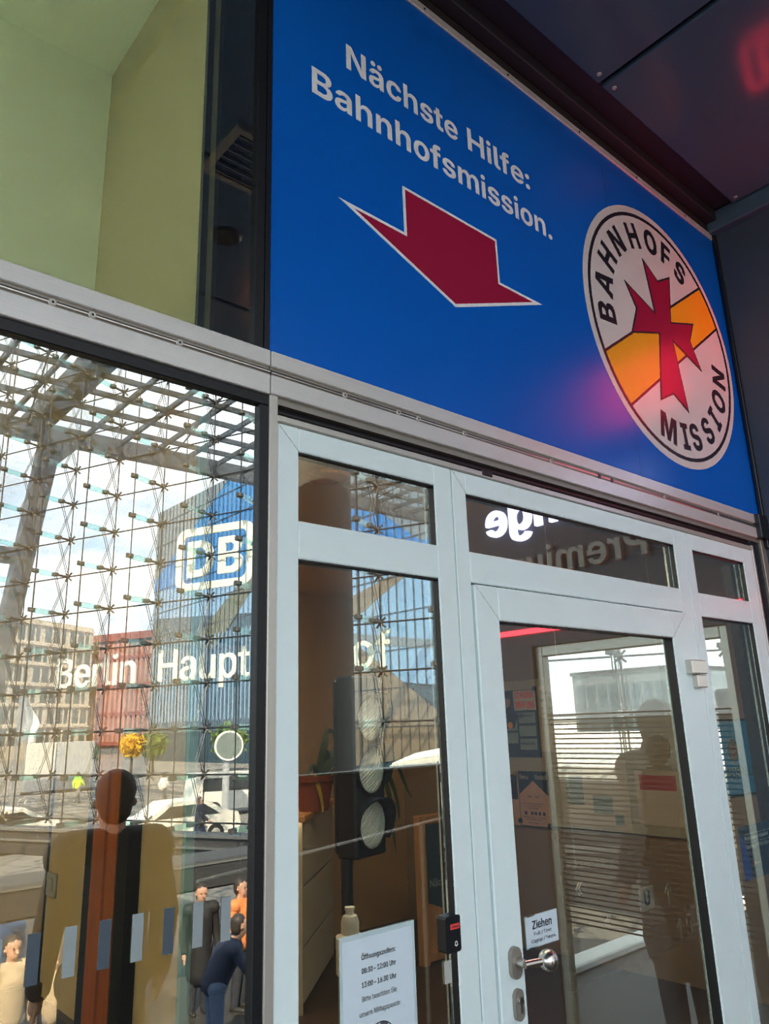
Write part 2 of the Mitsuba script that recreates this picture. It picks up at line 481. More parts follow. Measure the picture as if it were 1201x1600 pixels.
# ------------------------------------------------------------------ steel transom over the whole front
tr = thing('trim_1', 'brushed steel transom running under the blue sign and the upper pane', kind=ST)


def transom(x0, x1, zb):
    part(tr, 'rail', cat(box(x0, x1, -0.008, 0.05, 2.514, 2.557, 0.002), box(x0, x1, -0.008, 0.05, zb, 2.492, 0.002)), 'steel')
    part(tr, 'groove', box(x0, x1, 0.0, 0.05, 2.490, 2.516), 'steel_dull')
    part(tr, 'bead', cyl((x0, 0.0, 2.500), (x1, 0.0, 2.500), 0.0075, 14), 'steel_bright', smooth=40)


transom(-3.0, 0.9095, 2.439)
transom(0.9125, 3.60, 2.442)
for x in (0.396, 0.476, 0.671, 1.139, 1.329, 1.405, 1.596, 2.02, 2.75, 3.2):
    k = part(tr, 'screw', lathe([[0, 0.003], [0.007, 0.003], [0.009, 0.0]], (x, -0.006, 2.4995), 18, (0, -1, 0)), 'steel_plain')
    part(k, 'socket', lathe([[0, 0.0006], [0.003, 0.0]], (x, -0.009, 2.4995), 8, (0, -1, 0)), 'print_black')
for x in (2.30, 2.38):
    part(tr, 'hole', lathe([[0, 0.001], [0.008, 0.001], [0.009, 0.0]], (x, -0.0075, 2.4995), 16, (0, -1, 0)), 'print_black')

tr2 = thing('trim_2', 'steel cover angle with a dark slot between transom and white frame', kind=ST)
part(tr2, 'upper_angle', box(0.935, 3.60, 0.004, 0.06, 2.424, 2.442), 'steel_dull')
part(tr2, 'slot', box(0.935, 3.60, 0.02, 0.06, 2.394, 2.424), 'gasket')
part(tr2, 'seal', cyl((0.935, 0.012, 2.406), (3.49, 0.012, 2.406), 0.010, 10), 'gasket', smooth=40)
part(tr2, 'lower_angle', box(0.935, 3.49, -0.004, 0.06, 2.3765, 2.394, 0.002), 'steel_plain')
part(tr2, 'post', box(0.911, 0.935, -0.004, 0.06, 0.0, 2.442, 0.002), 'steel_plain')
part(tr2, 'post', box(3.489, 3.505, -0.004, 0.06, 0.0, 2.40, 0.002), 'steel_plain')
part(tr2, 'clip', box(1.665, 1.715, -0.006, 0.02, 2.380, 2.402, 0.004), 'gasket')
tr3 = thing('trim_3', 'steel strip along the top edge of the blue sign with dark fascia above', kind=ST)
part(tr3, 'strip', box(0.905, 3.645, -0.006, 0.05, 4.072, 4.108, 0.003), 'steel')
for x in (1.53, 1.98, 2.45, 2.9, 3.35):
    part(tr3, 'screw', lathe([[0, 0.002], [0.004, 0.002], [0.005, 0.0]], (x, -0.006, 4.09), 10, (0, -1, 0)), 'print_black')
part(tr3, 'fascia', box(0.905, 3.65, 0.0, 0.06, 4.108, 4.215), 'fascia_dark')
part(tr3, 'fascia_rail', box(0.905, 3.65, -0.055, 0.0, 4.155, 4.215, 0.004), 'soffit_gap')
tr4 = thing('trim_4', 'dark end post at the right end of the shop front', kind=ST)
part(tr4, 'post', box(3.505, 3.60, 0.01, 0.08, 0, 2.44, 0.003), 'mullion_dark')
part(tr4, 'cover', box(3.60, 3.65, -0.002, 0.08, 0, 2.56, 0.003), 'steel_dull')
part(tr4, 'soffit_strip', box(3.56, 3.65, -0.03, 0.0, 2.44, 2.556, 0.003), 'mullion_dark')

# ------------------------------------------------------------------ big left panes
w1 = thing('window_1', 'large lower left pane mirroring the station hall and the square', kind=ST)
part(w1, 'pane', box(-3.0, 0.889, GY - 0.001, GY, 0.0, 2.418), 'glass')
part(w1, 'gasket', box(-3.0, 0.911, 0.0, 0.05, 2.412, 2.439, 0.002), 'gasket')
part(w1, 'gasket', box(0.886, 0.911, 0.0, 0.05, 0.0, 2.412, 0.002), 'gasket')
part(w1, 'edge_strip', box(0.754, 0.774, 0.040, 0.054, 0.0, 2.40), 'glass_edge')
part(w1, 'inner_frame', box(-3.0, 0.754, 0.035, 0.054, 2.398, 2.412), 'wall_cream')
w2 = thing('window_2', 'large upper left pane showing a cream recess', kind=ST)
part(w2, 'pane', box(-3.0, 0.868, GY - 0.001, GY, 2.557, 4.2), 'glass')
part(w2, 'gasket', box(0.866, 0.894, 0.0, 0.05, 2.557, 4.2, 0.002), 'gasket')
part(w2, 'mullion', box(0.894, 0.909, -0.004, 0.06, 2.557, 4.2, 0.002), 'mullion_dark')
part(w2, 'edge_strip', box(0.735, 0.752, 0.040, 0.054, 2.557, 4.0), 'mullion_dark')

ORD = ['leftmost', 'second', 'third', 'fourth', 'fifth', 'sixth', 'seventh', 'eighth']
for k in range(8):
    x0 = 0.4005 + 0.0602 * k
    dark = k in (1, 3, 5)
    one('safety_sticker', box(x0, x0 + 0.0205, GY - 0.003, GY - 0.0015, 1.264, 1.342), 'sticker_dark' if dark else 'sticker_light',
        f"{'dark blue' if dark else 'light grey'} upright marking strip on the left pane, {ORD[k]} {'of' if k == 0 else 'from the left in'} the row", 'sticker', 'marking strips on the left pane')

# ------------------------------------------------------------------ white aluminium front: sidelights, transom light, door
FD = 0.05


def member(key, x0, x1, z0, z1, y0=0.0, bev=0.0025):
    part(key, 'frame', box(x0, x1, y0, FD, z0, z1, bev), 'frame_white')


def glazing(key, x0, x1, z0, z1, m='glass_door', yaw=0.0):
    g = box(x0 - 0.004, x1 + 0.004, GY - 0.001, GY, z0 - 0.004, z1 + 0.004)
    if yaw:
        g.apply_transform(trimesh.transformations.rotation_matrix(yaw, [0, 0, 1], [(x0 + x1) / 2, GY, 0]))
    part(key, 'pane', g, m)
    t = 0.006
    part(key, 'gasket', cat(box(x0 - t, x0 + 0.0, 0.004, 0.04, z0, z1), box(x1 - 0.001, x1 + t, 0.0045, 0.04, z0, z1), box(x0, x1, 0.0045, 0.04, z1 - 0.004, z1 + t),
                            box(x0, x1, 0.004, 0.04, z0 - t, z0)), 'gasket')


YAW = 0.0078
w3 = thing('window_3', 'narrow white framed sidelight left of the door, small pane over tall pane', kind=ST)
member(w3, 0.936, 0.998, 0.0, 2.375)
member(w3, 1.463, 1.5325, 0.0, 2.375)
member(w3, 0.998, 1.463, 2.313, 2.375)
member(w3, 0.998, 1.463, 2.044, 2.137)
member(w3, 0.998, 1.463, 0.0, 0.16)
glazing(w3, 0.998, 1.463, 2.137, 2.313, yaw=YAW)
glazing(w3, 0.998, 1.463, 0.16, 2.044, yaw=YAW)
part(w3, 'mitre_seam', ext(LineString([(0.936, 2.375), (0.998, 2.313)]).buffer(0.0006), 0.0005, 0.001), 'steel_dull')
w4 = thing('window_4', 'white framed wide pane above the entrance door', kind=ST)
member(w4, 1.5365, 1.593, 0.0, 2.375)
member(w4, 2.785, 2.866, 0.0, 2.375)
member(w4, 1.593, 2.785, 2.311, 2.375)
member(w4, 1.593, 2.785, 2.045, 2.135)
glazing(w4, 1.593, 2.785, 2.135, 2.311, yaw=0)
part(w4, 'mitre_seam', ext(LineString([(1.5365, 2.375), (1.593, 2.311)]).buffer(0.0006), 0.0005, 0.001), 'steel_dull')
part(w4, 'unit_seam', cat(box(1.5325, 1.5365, 0.012, 0.06, 0, 2.375), box(2.866, 2.870, 0.012, 0.06, 0, 2.375)), 'seam_dark')
w5 = thing('window_5', 'narrow white framed sidelight right of the entrance door with a screen behind it', kind=ST)
member(w5, 2.870, 2.930, 0.0, 2.375)
member(w5, 3.388, 3.4885, 0.0, 2.375)
member(w5, 2.930, 3.388, 2.308, 2.375)
member(w5, 2.930, 3.388, 2.037, 2.132)
member(w5, 2.930, 3.388, 0.0, 0.16)
glazing(w5, 2.930, 3.388, 2.132, 2.308)
glazing(w5, 2.930, 3.388, 0.16, 2.037)
part(w5, 'inner_post', box(3.36, 3.386, 0.05, 0.09, 0.16, 2.3), 'gasket')

d1 = thing('door_1', 'white framed glass entrance door with a round steel knob', kind=ST)
x0, x1, zt = 1.598, 2.788, 2.040
for a in ((x0, 1.697, 0.01, zt), (2.674, x1, 0.01, zt), (1.697, 2.674, 1.941, zt), (1.697, 2.674, 0.01, 0.20)):
    part(d1, 'frame', box(a[0], a[1], -0.006, 0.045, a[2], a[3], 0.003), 'frame_white')
g = box(1.692, 2.679, GY - 0.001, GY, 0.196, 1.946)
g.apply_transform(trimesh.transformations.rotation_matrix(YAW, [0, 0, 1], [2.18, GY, 0]))
part(d1, 'pane', g, 'glass_door')
part(d1, 'gasket', cat(box(1.693, 1.697, 0.0, 0.04, 0.2, 1.941), box(2.6725, 2.678, 0.0, 0.04, 0.2, 1.941), box(1.697, 2.674, -0.002, 0.04, 1.937, 1.947)), 'gasket')
part(d1, 'seam', cat(box(1.593, 1.598, 0.01, 0.07, 0, 2.045), box(2.788, 2.792, 0.01, 0.07, 0, 2.045), box(1.593, 2.79, 0.01, 0.07, 2.040, 2.0455)), 'seam_dark')
for q in (((1.598, 2.040), (1.697, 1.941)), ((2.788, 2.040), (2.674, 1.941))):
    part(d1, 'mitre_seam', ext(LineString(q).buffer(0.0005), -0.0055, 0.001), 'steel_dull')
for zc in (1.81, 0.35):
    h = part(d1, 'hinge', box(2.735, 2.845, -0.034, 0.0, zc - 0.002, zc + 0.05, 0.004), 'steel_plain', 'two-part steel door hinge')
    part(h, 'lower_leaf', box(2.772, 2.842, -0.030, 0.0, zc - 0.052, zc - 0.004, 0.004), 'steel_plain')
    part(h, 'bearing', cyl((2.795, -0.018, zc - 0.006), (2.795, -0.018, zc), 0.008, 10), 'print_black')
kn = part(d1, 'rose', ext(rrect(1.634, 1.674, 1.030, 1.104, 0.0199), -0.006, 0.012), 'steel_dull', 'rounded steel plate under the knob')
part(kn, 'neck', cat(cyl((1.655, -0.012, 1.069), (1.655, -0.045, 1.069), 0.0105, 16), cyl((1.650, -0.045, 1.069), (1.710, -0.062, 1.069), 0.0095, 16)), 'steel_bright', smooth=40)
part(kn, 'knob', ball((1.722, -0.064, 1.068), 0.0265, 4), 'steel_bright', 'round polished steel door knob', smooth=True)
lk = part(d1, 'lock_plate', ext(rrect(1.640, 1.674, 0.936, 1.008, 0.0169), -0.006, 0.010), 'steel_dull', 'rounded steel lock plate')
part(lk, 'cylinder', cat(lathe([[0, 0.006], [0.0085, 0.006], [0.0095, 0.0]], (1.658, -0.016, 0.982), 20, (0, -1, 0)), ext(rect(1.654, 1.662, 0.955, 0.978), -0.016, 0.005)), 'steel_bright', smooth=40)
part(lk, 'keyhole', ext(rect(1.657, 1.6590, 0.977, 0.987), -0.0218, 0.0006), 'print_black')

# ------------------------------------------------------------------ the blue sign
bs = thing('blue_sign', 'large blue sign over the entrance with white lettering, a red arrow and a round emblem', 'sign')
part(bs, 'panel', ext(rect(0.911, 3.645, 2.558, 4.071), 0.045, 0.045), 'sign_blue')
part(bs, 'seam', box(2.604, 2.6055, -0.0003, 0.01, 2.558, 4.07), 'flyer_navy')
part(bs, 'word', front(text('Nächste', 0.093, 0.492, 0.001, True, 680, 240), 1.174, 0.0, 3.602), 'print_white', 'white word Nächste')
part(bs, 'word', front(text('Hilfe:', 0.093, 0.343, 0.001, True, 680, 240), 1.717, 0.0, 3.602), 'print_white', 'white word Hilfe')
part(bs, 'word', front(text('Bahnhofsmission.', 0.093, 1.128, 0.001, True, 680, 240), 1.044, 0.0, 3.431), 'print_white', 'white word Bahnhofsmission')
AR = Polygon([(1.388, 3.283), (1.832, 3.283), (1.832, 3.113), (2.066, 3.113), (1.600, 2.932), (1.134, 3.116), (1.388, 3.113)])
part(bs, 'arrow_border', ext(AR, 0.0, 0.0010), 'print_white', 'white outline of the arrow')
part(bs, 'arrow', ext(AR.buffer(-0.011, join_style=2), 0.0, 0.0022), 'print_red', 'dark red arrow pointing down')
C = np.array([2.970, 3.290])
disc = Point(*C).buffer(0.617, quad_segs=48)
em = part(bs, 'emblem', ext(disc, 0.0, 0.0012), 'print_cream', 'round cream emblem with a red cross on an orange band')
part(em, 'ring', ext(Point(*C).buffer(0.584, quad_segs=48).difference(Point(*C).buffer(0.568, quad_segs=48)), 0.0, 0.0030), 'print_black')
inner = Point(*C).buffer(0.576, quad_segs=48)
bnd = Polygon([C + q for q in ((0.75, 0.63), (0.75, 0.37), (-0.75, -0.70), (-0.75, -0.395))])
part(em, 'band', ext(bnd.intersection(inner), 0.0, 0.0020), 'print_orange', 'orange band')
bl = unary_union([LineString([C + (-0.75, -0.395), C + (0.75, 0.63)]).buffer(0.0055), LineString([C + (-0.75, -0.70), C + (0.75, 0.37)]).buffer(0.0055)]).intersection(inner)
part(em, 'band_edge', ext(bl, 0.0, 0.0026), 'print_black')
CR = Polygon([C + q for q in ((-0.111, 0.336), (-0.005, 0.271), (0.107, 0.333), (0.057, 0.082), (0.275, 0.150), (0.220, 0.048), (0.286, -0.078), (0.050, -0.003), (0.101, -0.334), (-0.010, -0.280),
                              (-0.122, -0.336), (-0.056, -0.003), (-0.288, -0.076), (-0.226, 0.054), (-0.288, 0.154), (-0.070, 0.083))])
part(em, 'cross_edge', ext(CR.buffer(0.006, join_style=2), 0.0, 0.0034), 'print_black')
part(em, 'cross', ext(CR.buffer(-0.002, join_style=2), 0.0, 0.0042), 'print_red', 'dark red eight-pointed cross')


def ring_letter(ch, pos, ang, cap):
    t = text(ch, cap, None, 0.0012, True, 780, 240)
    t.vertices[:, :2] -= (t.vertices[:, :2].max(0) + t.vertices[:, :2].min(0)) / 2
    t.vertices[:, 0] *= 0.90
    t.apply_transform(trimesh.transformations.rotation_matrix(ang, [0, 0, 1]))
    part(em, 'letter', front(t, C[0] + pos[0], -0.0016, C[1] + pos[1]), 'print_black')


R1 = 0.472
for ch, a in zip('BAHNHOFS', (186, 169, 151, 132.5, 112, 92.5, 76.5, 61)):
    ring_letter(ch, (R1 * math.cos(math.radians(a)), R1 * math.sin(math.radians(a))), math.radians(a - 90), 0.122)
for ch, a in zip('MISSION', (258.5, 275, 287, 304, 319, 334.5, 351.5)):
    ring_letter(ch, (R1 * math.cos(math.radians(a)), R1 * math.sin(math.radians(a))), math.radians(a + 90), 0.122)

# ------------------------------------------------------------------ notices and fittings on the white front
pn = thing('paper_notice', 'laminated white opening hours notice with a clock drawing on the tall sidelight pane', 'notice')
Y0 = GY - 0.003
part(pn, 'laminate', box(1.110, 1.330, Y0 - 0.0010, Y0, 0.905, 1.2175), 'laminate')
part(pn, 'sheet', box(1.1175, 1.3215, Y0 - 0.0016, Y0 - 0.0010, 0.912, 1.207), 'paper')


def line_(parent, s, cap, x, z, w, y, m='ink', bold=False, label=None):
    return part(parent, 'text_line', front(text(s, cap, w, 0.0006, bold), x, y, z), m, label)


for s, cap, x, z, w, b in (('Öffnungszeiten:', 0.0105, 1.1690, 1.1640, 0.100, True), ('08:30 – 12:00 Uhr', 0.0105, 1.1690, 1.1370, 0.100, True), ('13:00 – 16:30 Uhr', 0.0105, 1.1690, 1.1100, 0.100, True),
                           ('Bitte beachten Sie', 0.0100, 1.1690, 1.0830, 0.100, False), ('unsere Mittagspause:', 0.0100, 1.1610, 1.0550, 0.118, False)):
    line_(pn, s, cap, x, z, w, Y0 - 0.0016, 'ink', b)
cc = np.array([1.219, 0.990])
ck = part(pn, 'clock_drawing', ext(Point(*cc).buffer(0.0445), Y0 - 0.0016, 0.0004), 'laminate', 'printed clock face')
part(ck, 'rim', ext(Point(*cc).buffer(0.0455).difference(Point(*cc).buffer(0.0435)), Y0 - 0.0016, 0.0009), 'ink')
part(ck, 'sector', ext(Polygon([cc, cc + (0, 0.044), cc + (0.011, 0.0425), cc + (0.0215, 0.038)]), Y0 - 0.0016, 0.0008), 'ink_soft')
for k in range(12):
    a = math.radians(30 * k)
    u = np.array([math.sin(a), math.cos(a)])
    part(ck, 'tick', ext(LineString([cc + u * 0.031, cc + u * 0.038]).buffer(0.0011), Y0 - 0.0016, 0.0010), 'ink')
part(ck, 'hub', ext(Point(*cc).buffer(0.0035), Y0 - 0.0016, 0.0011), 'ink')

ps = thing('pull_sign', 'small white notice reading Ziehen above the round door knob', 'notice')
part(ps, 'sheet', box(1.727, 1.867, Y0 - 0.0012, Y0, 1.077, 1.1555), 'laminate')
part(ps, 'paper', box(1.7295, 1.8645, Y0 - 0.0016, Y0 - 0.0012, 1.0795, 1.153), 'paper')
line_(ps, 'Ziehen', 0.0205, 1.757, 1.1210, 0.083, Y0 - 0.0016, 'ink', True)
line_(ps, 'Pull / Tirer', 0.0085, 1.762, 1.1050, 0.075, Y0 - 0.0016)
line_(ps, 'Ciągnąć / Тянуть', 0.0085, 1.749, 1.0890, 0.104, Y0 - 0.0016)

bd = thing('doorbell', 'black doorbell box with a red label and a white bell symbol at the sidelight edge', 'doorbell')
part(bd, 'body', ext(rrect(1.421, 1.472, 1.128, 1.208, 0.006), 0.028, 0.030), 'device_black')
part(bd, 'label', box(1.437, 1.4685, -0.0030, 0.0, 1.178, 1.190), 'label_red', 'red strip with tiny print')
line_(bd, '• Klingel', 0.004, 1.440, 1.182, 0.026, -0.0030, 'ink')
bell = unary_union([Polygon([(-4, -3), (4, -3), (3, -1), (2.6, 2), (1, 4), (-1, 4), (-2.6, 2), (-3, -1)]).buffer(0.4), Point(0, -4).buffer(1.2)])
bell = bell.difference(Polygon([(-2.6, -2.2), (2.6, -2.2), (2, 0), (1.8, 2), (0.6, 3), (-0.6, 3), (-1.8, 2), (-2, 0)]))
part(bd, 'bell_symbol', ext(affinity.translate(affinity.scale(bell, 0.0013, 0.0013, origin=(0, 0)), 1.455, 1.1465), -0.002, 0.0012), 'print_white')
one('tape_strip', box(1.424, 1.448, GY - 0.003, GY - 0.002, 1.062, 1.110), 'tape', 'crumpled clear tape on the pane edge below the black doorbell', 'tape')

fl = thing('flyer', 'blue flyer with white lines stuck inside the right sidelight', 'flyer')
yf = GY + 0.004
part(fl, 'sheet', box(3.006, 3.30, yf, yf + 0.001, 1.060, 1.246), 'flyer_navy')
part(fl, 'arc', ext(Point(2.90, 1.10).buffer(0.165, quad_segs=24).intersection(rect(3.006, 3.30, 1.060, 1.246)), yf, 0.0005), 'flyer_blue')
part(fl, 'text_line', front(text('Menschen am Bahnhof', 0.013, 0.20, 0.0005, True), 3.045, yf - 0.0006, 1.196), 'print_white')
part(fl, 'text_line', front(text('Beratung & Unterstützung', 0.013, 0.22, 0.0005, False), 3.050, yf - 0.0006, 1.166), 'print_white')
part(fl, 'rule', cat(box(3.045, 3.28, yf - 0.001, yf, 1.2155, 1.2165), box(3.045, 3.28, yf - 0.001, yf, 1.1850, 1.1860)), 'print_white')
part(fl, 'logo', box(3.085, 3.095, yf - 0.001, yf, 1.105, 1.118), 'label_red')
part(fl, 'small_print', front(text('Bahnhofsmission', 0.006, 0.05, 0.0005), 3.098, yf - 0.0006, 1.108), 'print_white')

# ------------------------------------------------------------------ inside the waiting room
# display traffic light close behind the tall sidelight pane
tl = thing('traffic_light', 'black three-lens traffic light with pale lenses standing behind the tall sidelight pane', 'traffic light')
TLX = trimesh.transformations.translation_matrix((1.869, 0.90, 0)) @ trimesh.transformations.rotation_matrix(math.radians(15), [0, 0, 1])


def tlm(m):
    m = m.copy()
    m.apply_transform(TLX)
    return m


part(tl, 'housing', tlm(box(0.0, 0.20, 0.0, 0.09, 1.187, 1.850, 0.008)), 'signal_black')
part(tl, 'rear_shell', tlm(box(0.01, 0.18, 0.09, 0.115, 1.20, 1.84, 0.01)), 'signal_black')
hood = []
for a in np.radians(np.arange(-35, 216, 10)):
    hood.append((math.cos(a), math.sin(a)))
for zc in (1.690, 1.497, 1.300):
    c = (0.104, 0.0, zc)
    prof = [[0, 0.016], [0.03, 0.0145], [0.060, 0.010], [0.082, 0.003], [0.087, 0.0]]
    ln = part(tl, 'lens', tlm(lathe(prof, c, 32, (0, -1, 0))), 'lens', 'pale ribbed glass lens', smooth=50)
    ribs = []
    for k in range(-5, 6):
        o = k * 0.0125
        h = math.sqrt(max(0.079 ** 2 - o * o, 0))
        d = np.array([math.cos(0.6), math.sin(0.6)])
        nn = np.array([-d[1], d[0]])
        pts = [(nn * o + d * t * h) for t in np.linspace(-1, 1, 9)]
        zz = [0.016 * (1 - (np.linalg.norm(q) / 0.087) ** 2) + 0.0005 for q in pts]
        for q0, q1, z0, z1 in zip(pts[:-1], pts[1:], zz[:-1], zz[1:]):
            ribs.append(cyl((c[0] + q0[0], -z0, zc + q0[1]), (c[0] + q1[0], -z1, zc + q1[1]), 0.0022, 5))
    part(ln, 'rib', tlm(cat(*ribs)), 'lens', kind='stuff')
    vs, fs = [], []
    for i, (cx_, sz_) in enumerate(hood):
        up = 0.07 * (0.35 + 0.65 * max(0.0, (sz_ + 0.6) / 1.6)) * (0.30 + 0.70 * min(1.0, max(0.0, cx_ + 0.9)))
        for rr, dd in ((0.091, 0.0), (0.091, -up), (0.097, -up), (0.097, 0.0)):
            vs.append((c[0] + rr * cx_, dd, zc + rr * sz_))
    for i in range(len(hood) - 1):
        for q in range(4):
            a, b = i * 4 + q, i * 4 + (q + 1) % 4
            fs += [(a, b, b + 4), (a, b + 4, a + 4)]
    part(tl, 'visor', tlm(trimesh.Trimesh(vs, fs, process=False)), 'signal_black')
    part(tl, 'lens_rim', tlm(lathe([[0.086, 0.0], [0.086, 0.008], [0.092, 0.008], [0.092, 0.0]], c, 32, (0, -1, 0))), 'gasket')
part(tl, 'pole', tlm(cyl((0.02, 0.06, 0.0), (0.02, 0.06, 1.19), 0.022, 14)), 'signal_black', smooth=40)
part(tl, 'foot', tlm(lathe([[0, 0.03], [0.15, 0.03], [0.17, 0.0]], (0.02, 0.06, 0.0), 24)), 'signal_black')

# diagonal reception counter with drawers
ct = thing('counter', 'pale reception cabinet with a light wood top and wide drawers in the waiting room', 'counter')
CTX = trimesh.transformations.translation_matrix((2.97, 2.83, 0)) @ trimesh.transformations.rotation_matrix(math.atan2(0.68, 0.73), [0, 0, 1])


def ctm(m):
    m = m.copy()
    m.apply_transform(CTX)
    return m


part(ct, 'top', ctm(box(-0.06, 1.12, -0.03, 0.60, 1.085, 1.125, 0.006)), 'wood', 'light wooden worktop')
part(ct, 'body', ctm(cat(box(0.0, 1.09, 0.02, 0.56, 0.03, 0.06), box(0.02, 1.09, 0.03, 0.56, 0.06, 1.085), box(-0.0, 0.02, 0.0, 0.03, 0.0, 1.085))), 'cabinet_white')
for z0, z1 in ((0.05, 0.345), (0.36, 0.69), (0.705, 1.075)):
    part(ct, 'drawer', ctm(box(0.012, 1.085, 0.0, 0.028, z0, z1, 0.004)), 'cabinet_white')
for z in (0.345, 0.69):
    part(ct, 'shelf', ctm(box(-0.02, 0.02, 0.04, 0.55, z - 0.012, z + 0.012)), 'wood')
part(ct, 'lamp', ctm(ball((-0.03, 0.06, 1.066), 0.012, 2)), 'lamp_warm', 'small warm lamp under the worktop', emitter=glow((1.0, 0.75, 0.4), 9.0))

pl = thing('potted_plant', 'strap-leaved plant in a red-brown pot on the reception cabinet', 'potted plant')
pt = part(pl, 'pot', lathe([[0.0, 0.0], [0.098, 0.0], [0.126, 0.185], [0.144, 0.185], [0.149, 0.225], [0.134, 0.225], [0.126, 0.19], [0.0, 0.19]], (3.17, 2.98, 1.125), 28), 'pot_red', 'red-brown plastic pot', smooth=30)


def leaf(pts, w):
    p = np.array(pts, float)
    t = np.linspace(0, 1, len(p))
    tt = np.linspace(0, 1, 14)
    from scipy.interpolate import CubicSpline
    q = CubicSpline(t, p)(tt)
    tan = np.gradient(q, axis=0)
    sd = np.cross(tan, [0.63, 0.72, 0.2])
    sd /= np.linalg.norm(sd, axis=1, keepdims=True) + 1e-9
    ww = w * (0.55 + 0.45 * np.sin(np.pi * np.minimum(tt * 1.2 + 0.1, 1))) * np.clip((1 - tt) * 6, 0.08, 1)
    fold = np.array([0.6, -0.7, 0.2]) * 0.25
    v = np.concatenate([q - sd * ww[:, None], q + fold * ww[:, None], q + sd * ww[:, None]])
    n = len(q)
    f = []
    for i in range(n - 1):
        for a, b in ((0, n), (n, 2 * n)):
            f += [(a + i, b + i, b + i + 1), (a + i, b + i + 1, a + i + 1)]
    return trimesh.Trimesh(v, f, process=False)


for pts, w, m in (([(3.16, 2.98, 1.29), (3.19, 2.93, 1.44), (3.205, 2.9, 1.56), (3.225, 2.9, 1.625), (3.262, 2.9, 1.632), (3.278, 2.9, 1.59)], 0.024, 'leaf'),
                  ([(3.16, 2.98, 1.29), (3.21, 2.9, 1.40), (3.27, 2.85, 1.43), (3.36, 2.8, 1.33), (3.40, 2.8, 1.2)], 0.026, 'leaf'),
                  ([(3.15, 2.98, 1.29), (3.13, 2.9, 1.39), (3.09, 2.9, 1.40), (3.05, 2.9, 1.33)], 0.02, 'leaf'),
                  ([(3.18, 2.98, 1.29), (3.25, 2.95, 1.42), (3.21, 2.9, 1.50), (3.20, 2.9, 1.46)], 0.03, 'leaf'),
                  ([(3.14, 2.96, 1.29), (3.11, 2.88, 1.34), (3.13, 2.84, 1.2), (3.12, 2.83, 1.13)], 0.014, 'leaf_yellow'),
                  ([(3.2, 2.96, 1.29), (3.22, 2.80, 1.30), (3.22, 2.66, 1.10), (3.20, 2.62, 0.85), (3.16, 2.62, 0.66)], 0.022, 'leaf'),
                  ([(3.18, 3.0, 1.29), (3.35, 2.98, 1.50), (3.55, 2.93, 1.58), (3.77, 2.9, 1.49), (3.90, 2.9, 1.30), (3.99, 2.9, 1.14)], 0.024, 'leaf'),
                  ([(3.2, 3.0, 1.29), (3.4, 2.95, 1.45), (3.6, 2.9, 1.42), (3.74, 2.9, 1.26), (3.80, 2.9, 1.05), (3.78, 2.9, 0.92)], 0.024, 'leaf'),
                  ([(3.2, 3.0, 1.29), (3.38, 2.95, 1.38), (3.56, 2.9, 1.33), (3.70, 2.9, 1.15), (3.79, 2.9, 0.95), (3.81, 2.9, 0.78)], 0.018, 'leaf'),
                  ([(3.2, 3.0, 1.29), (3.45, 2.95, 1.52), (3.7, 2.9, 1.40), (3.84, 2.9, 1.15), (3.85, 2.9, 1.0)], 0.02, 'leaf')):
    part(pl, 'leaf', leaf(pts, w), m)

sd = thing('sanitizer_dispenser', 'white disinfectant bottle in a white holder on a thin stand behind the opening hours notice', 'dispenser')
part(sd, 'bottle', lathe([[0, 0.0], [0.026, 0.0], [0.028, 0.01], [0.028, 0.05], [0.022, 0.066], [0.013, 0.07], [0.013, 0.080], [0.016, 0.082], [0.016, 0.090], [0, 0.092]], (1.600, 0.60, 1.030), 24), 'plastic_white', smooth=40)
part(sd, 'holder', cat(box(1.562, 1.636, 0.57, 0.63, 1.0, 1.045, 0.006), box(1.556, 1.59, 0.575, 0.625, 0.93, 1.045, 0.01)), 'plastic_white')
part(sd, 'pole', cyl((1.60, 0.62, 0.0), (1.60, 0.62, 1.0), 0.014, 12), 'plastic_white')
part(sd, 'foot', box(1.48, 1.72, 0.5, 0.74, 0.0, 0.012, 0.004), 'plastic_white')

ns = thing('notice_stand', 'wooden framed notice panel with a dark blue poster at the back of the room', 'notice stand')
part(ns, 'frame', cat(box(4.10, 4.17, 2.96, 3.02, 0.0, 1.0, 0.006), box(4.72, 4.79, 2.96, 3.02, 0.0, 1.0, 0.006), box(4.10, 4.79, 2.96, 3.02, 0.94, 1.0, 0.006), box(4.10, 4.79, 2.96, 3.02, 0.02, 0.08, 0.006)), 'wood')
part(ns, 'panel', box(4.17, 4.72, 2.985, 3.0, 0.08, 0.94), 'wood')
pp = Polygon([(4.19, 0.93), (4.70, 0.93), (4.70, 0.33), (4.55, 0.32), (4.35, 0.34), (4.19, 0.40)])
part(ns, 'poster', ext(pp, 2.984, 0.002), 'poster_blue', 'dark blue poster')
part(ns, 'text_line', front(text('Nächste Hilfe', 0.052, 0.42, 0.001, True), 4.21, 2.981, 0.50), 'poster_teal')
part(ns, 'text_line', front(text('Herzlich', 0.05, 0.2, 0.001, True), 4.40, 2.984, 0.22), 'ink')

# notice board with posters on the side wall
nb = thing('notice_board', 'pale magnetic notice board covered with posters, seen through the entrance door', 'notice board')
part(nb, 'panel', box(4.972, 4.999, 2.84, 1.20, 0.88, 1.98, 0.004), 'board_grey')
XB = 4.971


def bpanel(parent, name, ya, yb, za, zb, m, t, label=None):
    return part(parent, name, box(XB - t, XB - t + 0.0012, ya, yb, za, zb), m, label)


def btext(parent, s, cap, y, z, w, m='ink', bold=False, t=0.0035):
    return part(parent, 'text_line', side(text(s, cap, w, 0.0006, bold), XB - t, y, z), m)


